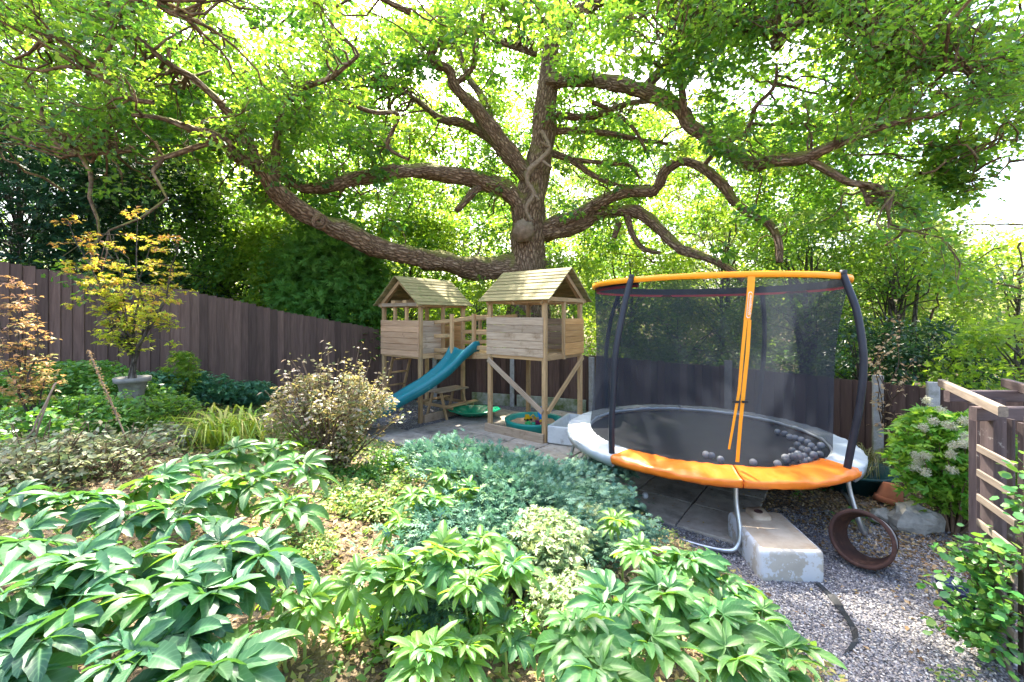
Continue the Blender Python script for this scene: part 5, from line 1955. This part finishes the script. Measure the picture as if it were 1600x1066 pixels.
# ------------------------------------------------------------------ planting
def bushy(name, label, cat, base, rx, ry, h, mat, tmpl, size, n, stem=M['twigbrown'], nst=14, low=.1, jitter=.6, sx=(1, 1, 1), gap=-.25, fr=3.0, spiky=.0, var=.35, grp=None):
    base = Vector(base)
    t = thing(name, label, cat, base, grp)
    b = MB()
    tips = []
    for k in range(nst):
        a, r = rng.uniform(0, 2 * math.pi), rng.uniform(.2, 1)
        zz = h * (1 - .35 * r * r) * rng.uniform(.7, 1.0 + spiky)
        e = base + Vector((math.cos(a) * rx * r, math.sin(a) * ry * r, zz))
        pts = wig(base + Vector((math.cos(a) * .05, math.sin(a) * .05, -.02)), e, 6, .12, .03)
        b.tube(pts, [max(.003, .012 * h * (1 - .8 * i / 6)) for i in range(7)], 5, False)
        tips.append(pts)
    b.build('stems', stem, t, True)
    pos = []
    tries = 0
    while len(pos) < n and tries < n * 12:
        tries += 1
        a = rng.uniform(0, 2 * math.pi)
        rr = rng.uniform(0, 1) ** .5
        zz = rng.uniform(low, 1) ** .8
        env = math.sqrt(max(0, 1 - max(0, (zz - .45) / .6) ** 2)) * (1 - .25 * (1 - zz))
        x, y = base.x + math.cos(a) * rx * rr * env, base.y + math.sin(a) * ry * rr * env
        z = base.z + zz * h
        z = max(z, G(x, y) + .02) if len(pos) % 3 == 0 else z
        if noise.noise((x * fr, y * fr, z * fr)) < gap:
            continue
        pos.append((x, y, z))
    if spiky or nst:
        m_ = n // 2
        for _ in range(m_):
            pts = tips[rng.integers(len(tips))]
            q = pts[rng.integers(2, 7)]
            pos.append(tuple(q + Vector(rng.normal(0, .03, 3))))
    leaves('foliage', pos, size, tmpl, mat, t, jitter=jitter, sx=sx, var=var)
    return t


def g0(px, py, h=0):
    q = hit(px, py, h)
    q.z = G(q.x, q.y)
    return q


# golden maple in its stone bowl
q = P(207, 590, 5.2)
gq = G(q.x, q.y)
pt = thing('stone_planter', 'pale stone bowl planter holding the golden maple by the fence', 'planter', (q.x, q.y, gq))
hp = q.z - gq
MB().lathe([(.0, 0), (.10, 0), (.085, .05), (.10, hp * .5), (.14, hp - .06), (.178, hp - .05), (.182, hp + .005), (.155, hp + .005), (.13, hp - .04), (0, hp - .04)], (q.x, q.y, gq), 28).build('bowl', M['stone'], pt, True)


def maple(name, label, base, tips, mat, ncl, nl, size, wb, tr=.03):
    t = thing(name, label, 'tree', base)
    base = Vector(base)
    b, cs = MB(), []
    first = base + Vector((.03, 0, .28))
    bark_tube('trunk', [base - Z3 * .05, base + Vector((.0, 0, .12)), first], [tr * 1.8, tr, tr * .8], M['bark_grey'], t, 10, .1, 4)
    for e in tips:
        e = Vector(e)
        pts = wig(first - Z3 * .05, e, 7, .10, -.02)
        b.tube(pts, [tr * .55 * (1 - .8 * i / 7) for i in range(8)], 6, False)
        for i in range(3, 8):
            for _ in range(ncl):
                s = pts[i] + Vector((rng.normal(0, wb), rng.normal(0, wb * .8), rng.normal(0, wb * .45)))
                b.tube([pts[i], pts[i].lerp(s, .5) + Z3 * .01, s], [.005, .004, .002], 4, False)
                cs.append(tuple(s))
    b.build('branches', M['bark_grey'], t, True)
    pos, dv = clumps(cs, [.085] * len(cs), nl, .45)
    hh = (pos[:, 2] - base.z) / (max(c[2] for c in cs) - base.z)
    rnd = np.clip(hh * .55 + np.abs(pos[:, 0] - base.x) * .25 + rng.normal(0, .22, len(pos)), 0, 1)
    leaves('foliage', pos, size, T_MAPLE, mat, t, jitter=.45, rnd=rnd)
    return t


maple('japanese_maple', 'golden yellow Japanese maple standing in a stone bowl before the fence', (q.x, q.y, q.z - .03),
      [P(px, py, 5.2 + dy) for px, py, dy in ((110, 350, 0), (150, 380, .2), (125, 420, -.2), (175, 365, .1), (235, 385, -.1), (215, 345, .3), (270, 425, .1), (150, 460, -.2), (240, 470, -.2), (190, 430, 0), (210, 490, .1), (280, 390, -.1), (185, 510, -.1))],
      M['acer'], 3, 13, .056, .12)
q2 = P(48, 665, 3.9)
maple('japanese_maple', 'thin bronze-leaved Japanese maple sapling at the far left edge', (q2.x, q2.y, G(q2.x, q2.y)),
      [P(px, py, 3.9 + dy) for px, py, dy in ((10, 440, 0), (35, 450, .1), (55, 475, -.1), (0, 490, 0), (45, 570, .2), (70, 580, 0), (5, 545, -.1))],
      M['acer_red'], 3, 9, .045, .07, .022)

# mixed bed behind
bushy('bramble_bush', 'bright green bramble mound under the golden maple', 'shrub', g0(110, 640), .95, .7, .62, M['bramble'], T_LEAF, .075, 3000, gap=-.1)
bushy('bramble_bush', 'bright green leafy mound at the far left below the bronze sapling', 'shrub', g0(10, 650), .7, .6, .50, M['bramble'], T_LEAF, .06, 1500, gap=-.1)
bushy('bramble_bush', 'small bright bramble patch left of the daylily clump', 'shrub', g0(180, 665), .5, .4, .3, M['bramble'], T_LEAF, .075, 900, gap=-.1)
bushy('geranium_clump', 'blue-green leafy clump at the fence foot behind the daylily', 'plant', g0(300, 635), .75, .5, .52, M['geranium'], T_MAPLE, .075, 1800)
bushy('geranium_clump', 'blue-green leafy clump between the fence and the bronze shrub', 'plant', g0(385, 635), .6, .5, .42, M['geranium'], T_MAPLE, .08, 1200)
bushy('geranium_clump', 'dark blue-green clump below the stone bowl', 'plant', g0(225, 640), .6, .5, .52, M['geranium'], T_LEAF, .07, 1200)
bushy('conifer_seedling', 'pale green pointed conifer seedling rising before the fence', 'shrub', g0(285, 640), .26, .22, .85, M['lime'], T_SPRAY, .09, 520, nst=5, spiky=.2, low=.35)
bushy('cypress_shrub', 'feathery green shrub in the bed just left of the bronze shrub', 'shrub', g0(205, 690), .4, .3, .26, M['hedge_mid'], T_DIA, .045, 900)
bushy('dry_perennial', 'faded grey-green perennial clump at the left edge above the hellebores', 'plant', g0(60, 755), .62, .42, .30, M['drygrey'], T_LEAF, .045, 1200, nst=60, gap=-.05, jitter=1.1, spiky=.5)
bushy('dry_perennial', 'faded grey stems and leaves behind the left hellebores', 'plant', g0(170, 745), .55, .4, .28, M['drygrey'], T_LEAF, .042, 1100, nst=60, gap=-.05, jitter=1.1, spiky=.5)
bushy('dry_perennial', 'ragged straw-coloured perennial patch left of the daylily', 'plant', g0(235, 705), .4, .35, .22, M['drygrey'], T_DIA, .06, 900, nst=30, gap=0)
bushy('bronze_shrub', 'bronze and cream variegated shrub at the end of the slide', 'shrub', g0(520, 735), .68, .5, .88, M['privet'], T_LEAF, .044, 4200, nst=80, low=.10, gap=.08, spiky=.40, fr=3.4)
bushy('bronze_shrub', 'lime green sprouting shrub under the bronze shrub', 'shrub', g0(505, 735), .4, .3, .42, M['lime'], T_LEAF, .05, 500, nst=8)
bushy('variegated_ivy', 'cream-edged ivy mound between the hellebores and the blue juniper', 'plant', g0(850, 905), .30, .38, .34, M['ivy'], T_MAPLE, .042, 1900, low=.3, nst=8, gap=-.35)
bushy('variegated_ivy', 'cream-edged ivy hanging down between the bottom hellebores', 'plant', g0(880, 985), .20, .26, .26, M['ivy'], T_MAPLE, .036, 900, low=.2, nst=5, gap=-.35)
bushy('variegated_ivy', 'cream-edged ivy trail on the right edge of the juniper', 'plant', g0(905, 850), .22, .25, .26, M['ivy'], T_MAPLE, .040, 700, low=.3, nst=5, gap=-.35)

bushy('bramble_bush', 'fresh green leafy patch among the faded perennials at the left edge', 'shrub', g0(30, 720), .5, .3, .40, M['bramble'], T_ROUND, .06, 420, nst=16, gap=.05)
bushy('bramble_bush', 'bright bramble mound in front of the stone bowl', 'shrub', g0(190, 652), .62, .42, .50, M['bramble'], T_LEAF, .07, 1500, gap=-.1)
bushy('aster_clump', 'tangled fine-leaved green clump left of the daylily', 'plant', g0(250, 680), .55, .4, .42, M['hedge_mid'], T_DIA, .05, 1500, nst=40, gap=-.05, spiky=.3)
bushy('aster_clump', 'low fine-leaved green clump between the brambles and the faded perennials', 'plant', g0(110, 695), .75, .35, .46, M['bramble'], T_LEAF, .055, 1900, nst=30, gap=-.1, spiky=.3)
bushy('periwinkle_patch', 'low glossy green patch at the foot of the bronze shrub beside the gravel', 'plant', g0(590, 745), .55, .5, .16, M['bramble'], T_LEAF, .036, 2300, nst=4, gap=-.1, low=.0)
bushy('periwinkle_patch', 'low cream-flecked green patch between the bronze shrub and the juniper', 'plant', g0(600, 790), .5, .4, .14, M['cover'], T_LEAF, .036, 1900, nst=4, gap=-.1, low=.0)
bushy('periwinkle_patch', 'low dark green patch left of the bronze shrub', 'plant', g0(420, 690), .5, .35, .18, M['hedge_mid'], T_LEAF, .04, 1300, nst=4, gap=-.1, low=.0)
bushy('bramble_bush', 'dense green bramble directly before the stone bowl', 'shrub', g0(215, 640), .42, .24, .50, M['bramble'], T_LEAF, .065, 1600, gap=-.2)
bushy('seedling_patch', 'low ragged green seedlings on the soil at the bottom centre', 'plant', g0(600, 1010), .30, .22, .10, M['clematis'], T_MAPLE, .05, 200, nst=6, low=.0)
bushy('seedling_patch', 'small green seedlings under the tall centre hellebore', 'plant', g0(770, 1000), .26, .2, .12, M['bramble'], T_LEAF, .045, 300, nst=6, low=.0)
bushy('sedum_patch', 'fine pale green mat at the edge of the sunlit litter', 'plant', g0(460, 870), .28, .25, .08, M['cover'], T_LEAF, .024, 1100, nst=4, low=.0)
bushy('sedum_patch', 'fine green mat between the litter patch and the pale hellebore', 'plant', g0(600, 800), .25, .22, .10, M['cover'], T_LEAF, .028, 900, nst=4, low=.0)
# daylily
dq = g0(350, 700)
t = thing('daylily_clump', 'arching yellow-green strap-leaved clump in the middle of the bed', 'plant', dq)
pos = np.array([tuple(dq + Vector((rng.normal(0, .18), rng.normal(0, .1), -.02))) for _ in range(170)])
D = unit(np.stack([rng.normal(0, 1, 170), rng.normal(0, .7, 170), np.zeros(170)], 1))
leaves('strap_leaves', pos, .46, T_BLADE, M['daylily'], t, D=D * 3, jitter=.12, droop=(-.1, .1), sx=(.85, .045, 1.05), var=.4)
# strap leaves beside concrete post
for lb_, c in (('dry grassy tuft at the foot of the left concrete post', Vector((4.6, 5.5, 0))), ('dry grassy tuft behind the trampoline near the dark tub', Vector((4.2, 5.75, 0)))):
    t = thing('grass_tuft', lb_, 'grass', c)
    pos = np.array([tuple(c + Vector((rng.normal(0, .13), rng.normal(0, .1), -.01))) for _ in range(220)])
    D = unit(np.stack([rng.normal(0, 1, 220), rng.normal(0, 1, 220), np.zeros(220)], 1))
    leaves('blades', pos, .48, T_BLADE, M['drygrass'], t, D=D * 3, jitter=.15, droop=(-.1, .1), sx=(.8, .02, 1.0), var=.4)

# clematis bush with seed heads
cb = Vector((4.25, 4.12, 0))
t = bushy('clematis_bush', 'bright green bush with fluffy white seed heads beside the pergola', 'shrub', cb, .58, .5, 1.16, M['clematis'], T_MAPLE, .085, 3000, nst=44, low=.26, gap=-.2, spiky=.05)
hp_ = []
for px, py, Y in ((1459, 658, 3.75), (1443, 668, 3.85), (1506, 658, 3.7), (1480, 664, 3.75), (1490, 666, 3.72), (1508, 682, 3.66), (1522, 686, 3.7), (1489, 696, 3.65), (1504, 693, 3.62), (1530, 690, 3.75), (1486, 710, 3.68),
                  (1432, 712, 3.9), (1447, 712, 3.85), (1430, 730, 3.9), (1446, 738, 3.8), (1436, 722, 3.95), (1470, 640, 3.85), (1487, 735, 3.72), (1448, 626, 4.1)):
    hp_.append((P(px, py, Y)))
for q in hp_:
    nl = 230
    v = unit(rng.normal(0, 1, (nl, 3)))
    pos = np.array(q)[None] + v * rng.uniform(.3, 1, (nl, 1)) * .042
    r_ = rng.uniform(.016, .022)
    leaves('seed_head', pos, r_, T_DIA, M['seedhead'], t, jitter=1.2, droop=(-1, 1), sx=(1, .5, 1), kind=None)

# climber at the right
rb = Vector((3.02, 2.72, 0))
tcl = thing('climbing_plant', 'round-leaved green climber tumbling over the trellis foot', 'climber', rb)
b = MB()
pos = []
for px, py, Y in ((1465, 848, 2.6), (1490, 850, 2.65), (1520, 840, 2.6), (1550, 850, 2.5), (1580, 860, 2.35), (1480, 890, 2.6), (1462, 920, 2.6), (1460, 960, 2.6), (1490, 930, 2.55), (1515, 900, 2.5), (1530, 950, 2.5), (1550, 930, 2.4), (1565, 960, 2.35),
                  (1545, 1000, 2.4), (1570, 1030, 2.3), (1500, 970, 2.55), (1595, 960, 2.3), (1575, 900, 2.35), (1540, 880, 2.5), (1505, 870, 2.55), (1480, 985, 2.6), (1520, 985, 2.5), (1596, 730, 2.25), (1592, 790, 2.3)):
    e = P(px, py, Y)
    st = Vector((2.93, 2.60, max(.05, e.z - .3))) if py > 820 else Vector((2.80, 2.30, e.z - .3))
    pts = wig(st, e, 8, .22, .08)
    b.tube(pts, [.006 - .0005 * i for i in range(9)], 5, False)
    for i in range(2, 9):
        for _ in range(5):
            pos.append(tuple(pts[i] + Vector(rng.normal(0, .035, 3))))
b.build('stems', M['twigbrown'], tcl, True)
leaves('foliage', pos, .05, T_ROUND, M['honeysuckle'], tcl, jitter=.5, sx=(1, 1.15, 1))

# dead tan leaves hanging by the post, dead seed spikes
q = P(1400, 540, 5.3)
t = thing('dead_climber', 'withered tan stems and leaves above the left concrete post', 'climber', (4.83, 5.62, 0))
b = MB()
pos = []
for px, py in ((1385, 520), (1412, 500), (1425, 560), (1370, 545), (1400, 590), (1440, 600), (1360, 560), (1395, 470), (1375, 620), (1405, 650), (1372, 665)):
    e = P(px, py, 5.35)
    pts = wig((4.83, 5.55, .6), e, 8, .15, .05)
    b.tube(pts, [.008 - .0008 * i for i in range(9)], 4, False)
    for i in range(4, 9):
        for _ in range(4):
            pos.append(tuple(pts[i] + Vector(rng.normal(0, .035, 3))))
b.build('stems', M['twigbrown'], t, True)
leaves('dead_leaves', pos, .06, T_LEAF, M['deadleaf'], t, jitter=.8)
for px, py, top, lb_ in ((200, 640, (138, 548), 'long pale dried flower spike leaning left before the brambles'), (560, 860, (528, 0), None)):
    if lb_ is None:
        continue
    Y = 3.4
    a, e = P(px, py + 40, Y), P(top[0], top[1], Y)
    t = thing('dried_flower_spike', lb_, 'plant', (a.x, a.y, G(a.x, a.y)))
    pts = wig(Vector((a.x + .1, a.y, G(a.x, a.y))), e, 10, .03)
    MB().tube(pts, .006, 5, False).build('stalk', M['deadwood'], t, True)
    pos = [tuple(pts[4].lerp(pts[10], rng.uniform()) + Vector(rng.normal(0, .008, 3))) for _ in range(260)]
    leaves('seed_pods', pos, .018, T_DIA, M['deadleaf'], t, jitter=.9)
q = P(60, 690, 3.3)
b = MB().tube([P(50, 700, 3.2), P(62, 660, 3.25), P(85, 600, 3.3)], [.009, .008, .006], 7)
b.tube(wig(P(40, 690, 3.1), P(88, 598, 3.3), 5, .06), .006, 6)
o = b.build('bare_branch', M['deadwood'], None, True)
tag(o, 'bare grey broken branch sticking up from the brambles at the left', 'branch')

# juniper: low spreading sprays
jr = g0(820, 820)
jt = thing('juniper_bush', 'low spreading blue-green juniper between the bed and the paving', 'shrub', (jr.x, jr.y, jr.z))
b = MB()
pos, Dd = [], []
jc_ = Vector((.10, 3.75, .2))
arms = []
for px, py, h in ((650, 700, .35), (680, 720, .38), (700, 690, .40), (720, 735, .36), (760, 705, .38), (790, 740, .35), (820, 712, .34), (860, 735, .32), (900, 730, .34), (940, 722, .38), (975, 735, .40), (965, 770, .26), (920, 770, .28), (880, 790, .25),
                  (840, 770, .3), (780, 775, .3), (730, 775, .3), (690, 800, .28), (660, 830, .3), (740, 820, .28), (800, 820, .26), (850, 830, .22), (900, 820, .22), (940, 810, .2), (990, 790, .08), (700, 860, .25), (760, 850, .26),
                  (680, 900, .25), (660, 940, .16), (1010, 830, .16), (870, 870, .2), (950, 850, .2)):
    e = hit(px, py, h)
    st = Vector((jc_.x + (e.x - jc_.x) * .35, jc_.y + (e.y - jc_.y) * .35, 0))
    if py > 840:
        st = Vector((e.x - .1, e.y + .45, 0))
    st.z = G(st.x, st.y) + .05
    e.z = max(e.z, G(e.x, e.y) + .05)
    pts = wig(st, e, 9, .10, .06)
    b.tube(pts, [.014 - .0012 * i for i in range(10)], 5, False)
    dr = (e - st).normalized()
    for i in range(2, 10):
        for _ in range(105):
            w_ = .17 * (1.15 - i / 11)
            q = pts[i] + Vector((rng.normal(0, w_), rng.normal(0, w_), rng.normal(0, w_ * .42) - .02))
            pos.append(tuple(q))
            o_ = q - pts[i]
            Dd.append(tuple(dr * .8 + o_ * 4 + Vector((0, 0, .35))))
b.build('branches', M['twigbrown'], jt, True)
leaves('sprays', pos, .055, T_SPRAY, M['juniper'], jt, D=np.array(Dd), jitter=.5, sx=(1, 1.2, 1.5), var=.4)

# ground cover, litter, pebbles
def scatter(n, x0, x1, y0, y1, cond, lift=(0, .04)):
    out_ = []
    while len(out_) < n:
        x = rng.uniform(x0, x1, 4000)
        y = rng.uniform(y0, y1, 4000)
        dd = bed_d(x, y)
        ok = cond(x, y, dd)
        z = gz(x, y)
        for a, b__, c_ in zip(x[ok], y[ok], z[ok]):
            out_.append((a, b__, c_ + rng.uniform(*lift)))
    return np.array(out_[:n])


def nfield(x, y, s, o=0):
    return np.array([noise.noise((a * s + o, b__ * s, o)) for a, b__ in zip(x, y)])


pos = scatter(24000, -7, 2.0, .6, 8.5, lambda x, y, d_: (d_ > .02) & ((nfield(x, y, .9) > -.22) | (y > 4.2)) & (np.abs(x / y) < 1.35), (.0, .09))
leaves('ground_cover', pos, .042, T_DIA, M['cover'], None, jitter=.6)
pos = scatter(11000, -3.0, .6, 2.6, 7.2, lambda x, y, d_: (d_ > .0) & (d_ < 1.7), (.0, .07))
leaves('creeping_ivy', pos, .034, T_DIA, M['cover'], None, jitter=.6)
pos = scatter(24000, -6, 2.2, .7, 6.5, lambda x, y, d_: (d_ > .0) & (np.abs(x / y) < 1.35), (.0, .03))
leaves('bed_litter', pos, .036, T_DIA, M['straw'], None, jitter=.45)
pos = scatter(15000, 1.6, 5.2, 2.1, 6.5, lambda x, y, d_: (d_ < 0) & (rng.uniform(0, 1, len(x)) < np.clip(((x - 2.45) * .6 + (y - 3.4) * .36) + .5 * nfield(x, y, 1.6, 3), .012, 1)), (.004, .025))
leaves('leaf_litter', pos, .04, T_DIA, M['litter'], None, jitter=.45)
pos = scatter(500, -2, 2.4, 4.2, 9, lambda x, y, d_: (d_ < 0), (.03, .04))
leaves('patio_litter', pos, .035, T_DIA, M['litter'], None, jitter=.3)
pos = scatter(52000, 1.4, 4.6, 2.1, 4.6, lambda x, y, d_: (d_ < .1) & (d_ > -2.6), (-.002, .008))
leaves('gravel', pos, .0088, T_PEB, M['pebble'], None, jitter=.4, var=.45)
pos = scatter(9000, -3.2, 1.8, 4.4, 9, lambda x, y, d_: (d_ < .1) & (d_ > -.75), (-.002, .008))
leaves('gravel', pos, .014, T_PEB, M['pebble'], None, jitter=.4, var=.45)
pos = scatter(5000, -3.0, -.9, 7.0, 10, lambda x, y, d_: (d_ < .1), (-.002, .008))
leaves('gravel', pos, .016, T_PEB, M['pebble'], None, jitter=.4, var=.45)
pos = scatter(900, 1.4, 3.6, 2.0, 2.5, lambda x, y, d_: (d_ < .3) & (nfield(x, y, 3, 4) > .05), (.0, .03))
leaves('moss_patch', pos, .03, T_DIA, M['cover'], None, jitter=.6)
pos = scatter(700, 3.2, 4.6, 4.2, 5.6, lambda x, y, d_: (d_ < 0) & (nfield(x, y, 2, 7) > .0), (.0, .08))
leaves('weeds', pos, .045, T_LEAF, M['bramble'], None, jitter=.6)

# ------------------------------------------------------------------ hellebores
def leaflet(V, F, Mi, Al, base, az, L_, W_, pitch, bend, roll, n=8):
    """one blade: V-folded cross-section, arching, finely toothed edge"""
    b0 = len(V)
    p = Vector(base)
    ca, sa = math.cos(az), math.sin(az)
    ang_ = pitch
    for i in range(n + 1):
        t = i / n
        w_ = W_ * (math.sin(math.pi * min(1, t * .92 + .06)) ** .75) * (1.0 if t < .98 else .1)
        w_ *= (1 + (.07 if i % 2 else -.05))
        d_ = Vector((ca * math.cos(ang_), sa * math.cos(ang_), math.sin(ang_)))
        up_ = Vector((-ca * math.sin(ang_), -sa * math.sin(ang_), math.cos(ang_)))
        s_ = Vector((-sa, ca, 0))
        s_ = (s_ * math.cos(roll) + up_ * math.sin(roll))
        up2 = d_.cross(s_)
        for k, m_ in ((-1, 1), (-.5, .5), (0, 0), (.5, .5), (1, 1)):
            V.append(p + s_ * (w_ * k) + up2 * (w_ * .42 * abs(k) ** 1.3))
            Mi.append(abs(k))
            Al.append(t)
        p = p + d_ * (L_ / n)
        ang_ -= bend / n
    for i in range(n):
        for k in range(4):
            a = b0 + i * 5 + k
            F.append((a, a + 5, a + 6, a + 1))


def palmate(seed, mat, nlf=7, L_=.175, W_=.028):
    random.seed(seed)
    V, F, Mi, Al = [], [], [], []
    pl_ = random.uniform(.05, .09)
    pit = random.uniform(.35, .7)
    hub = Vector((pl_ * math.cos(pit), 0, pl_ * math.sin(pit)))
    # petiole
    bt = MB().tube([(0, 0, 0), hub * .5 + Vector((0, 0, .004)), hub], [.0035, .003, .003], 5, False)
    V += bt.V
    F += bt.F
    Mi += [0.0] * len(bt.V)
    Al += [0.0] * len(bt.V)
    sp = random.uniform(1.5, 1.9)
    for k in range(nlf):
        f = -1 + 2 * k / (nlf - 1)
        az_ = f * sp + random.uniform(-.12, .12)
        l = L_ * (1 - .32 * abs(f)) * random.uniform(.88, 1.12)
        leaflet(V, F, Mi, Al, hub, az_, l, W_ * random.uniform(.85, 1.15) * (1 - .15 * abs(f)), random.uniform(.0, .35), random.uniform(.5, 1.3), random.uniform(-.35, .35))
    me = mesh_from('leaf', V, F, True, [mat])
    a = me.attributes.new('mid', 'FLOAT', 'POINT')
    a.data.foreach_set('value', np.array(Mi, np.float32))
    a = me.attributes.new('rnd', 'FLOAT', 'POINT')
    a.data.foreach_set('value', np.full(len(V), random.random(), np.float32))
    a = me.attributes.new('along', 'FLOAT', 'POINT')
    a.data.foreach_set('value', np.array(Al, np.float32))
    return me


PAL = {'helle_dark': [palmate(300 + k, M['helle_dark'], 6 + k % 3, .18, .031) for k in range(9)], 'helle': [palmate(100 + k, M['helle'], 6 + k % 3) for k in range(9)], 'helle_pale': [palmate(200 + k, M['helle_pale'], 6 + k % 3) for k in range(7)]}
random.seed(77)


def hellebore(label, crowns, kind='helle', h=.42, nl=6, sc_=1.0):
    first = hit(*crowns[len(crowns) // 2][:2], h)
    bx, by = first.x, first.y + .08
    t = thing('hellebore_plant', label, 'plant', (bx, by, G(bx, by)), 'hellebores in the raised bed')
    for cr_ in crowns:
        px, py = cr_[:2]
        hh = cr_[2] if len(cr_) > 2 else h
        e = hit(px, py, hh)
        gx_, gy_ = bx + (e.x - bx) * .5, by + (e.y - by) * .5 + .05
        st = Vector((gx_, gy_, G(gx_, gy_) - .02))
        pts = wig(st, e, 6, .10)
        MB().tube(pts, [.007 - .0005 * i for i in range(7)], 6, False).build('stem', M['stemgreen'], t, True)
        a0_ = random.uniform(0, 6.28)
        n = nl + random.randint(-1, 1)
        for k in range(n):
            me_ = random.choice(PAL[kind] if random.random() < .82 else PAL['helle'])
            o = bpy.data.objects.new('leaf', me_)
            a = a0_ + k * 2.399
            tier = k / n
            s = sc_ * random.uniform(.68, 1.15) * (1.05 - .3 * tier)
            pitch = -.35 + tier * .95 + random.uniform(-.15, .15)
            q = pts[-1] - Z3 * (.05 * (1 - tier))
            mw = Matrix.Translation(q) @ Matrix.Rotation(a, 4, 'Z') @ Matrix.Rotation(-pitch, 4, 'Y') @ Matrix.Rotation(random.uniform(-.3, .3), 4, 'X') @ Matrix.Scale(s, 4)
            link(o, t, mw)
    return t


hellebore('large hellebore filling the bottom left corner of the photo', [(50, 1010), (190, 1040), (120, 950), (270, 1010), (340, 1050)], 'helle_dark', h=.42, nl=6)
hellebore('blue-green hellebore at the left edge behind the corner plant', [(30, 850), (120, 880), (10, 930), (190, 890)], 'helle_dark', h=.44, nl=6)
hellebore('blue-green hellebore right of the corner plant, drooping over bare soil', [(250, 930), (340, 870), (320, 940), (400, 880)], 'helle_dark', h=.44, nl=6)
hellebore('hellebore behind the left-hand plants below the dry grey perennials', [(110, 790), (200, 810), (280, 805), (30, 780)], 'helle_dark', h=.38, nl=6)
hellebore('sunlit hellebore in the middle left of the bed below the daylily', [(290, 735), (360, 710), (330, 770), (240, 755)], h=.34, nl=6)
hellebore('sunlit hellebore with bright white-green leaves left of the bare litter patch', [(430, 705), (470, 730), (400, 755), (445, 790)], h=.34, nl=6)
hellebore('small pale hellebore standing alone on the litter at lower left centre', [(440, 925), (480, 950), (430, 975), (505, 915)], 'helle_pale', h=.24, nl=5, sc_=.7)
hellebore('pale yellow-edged hellebore at lower centre, left of the tall one', [(600, 880), (560, 905), (635, 905)], 'helle_pale', h=.32, nl=6, sc_=.8)
hellebore('pale hellebore spreading from the litter patch towards the juniper', [(625, 815), (665, 790)], 'helle_pale', h=.28, nl=5, sc_=.72)
hellebore('pale green hellebore on the left flank of the juniper', [(700, 745), (680, 780), (730, 765), (650, 775)], 'helle_pale', h=.34, nl=6, sc_=.8)
hellebore('tall mid-green hellebore in the bottom centre with reddish stem', [(750, 845), (695, 865), (790, 890), (735, 915)], 'helle_pale', h=.40, nl=6, sc_=.82)
hellebore('hellebore with upright new leaves right of the variegated ivy', [(965, 815), (1000, 860)], 'helle_pale', h=.40, nl=6, sc_=.85)
hellebore('low pale hellebore at the very bottom centre beside the hanging ivy', [(720, 1010), (790, 985), (660, 1030)], 'helle_pale', h=.28, nl=6, sc_=.75)
hellebore('dark green hellebore at the bottom right of centre', [(960, 950), (1010, 1010), (900, 980), (930, 1050)], h=.42, nl=7)
hellebore('broad green hellebore beside the gravel below the upturned sink', [(1075, 885), (1130, 915), (1040, 930)], h=.42, nl=7)
hellebore('green hellebore at the gravel edge in the lower right of the bed', [(1120, 980), (1190, 970), (1150, 1040), (1230, 1030)], h=.42, nl=7)
for o in list(bpy.data.objects):
    if o.name.startswith(('far_woodland', 'undergrowth')) or o.name.startswith(('ground_cover', 'creeping_ivy', 'bed_litter', 'leaf_litter', 'patio_litter', 'gravel', 'moss_patch', 'weeds')):
        o['kind'] = 'stuff'
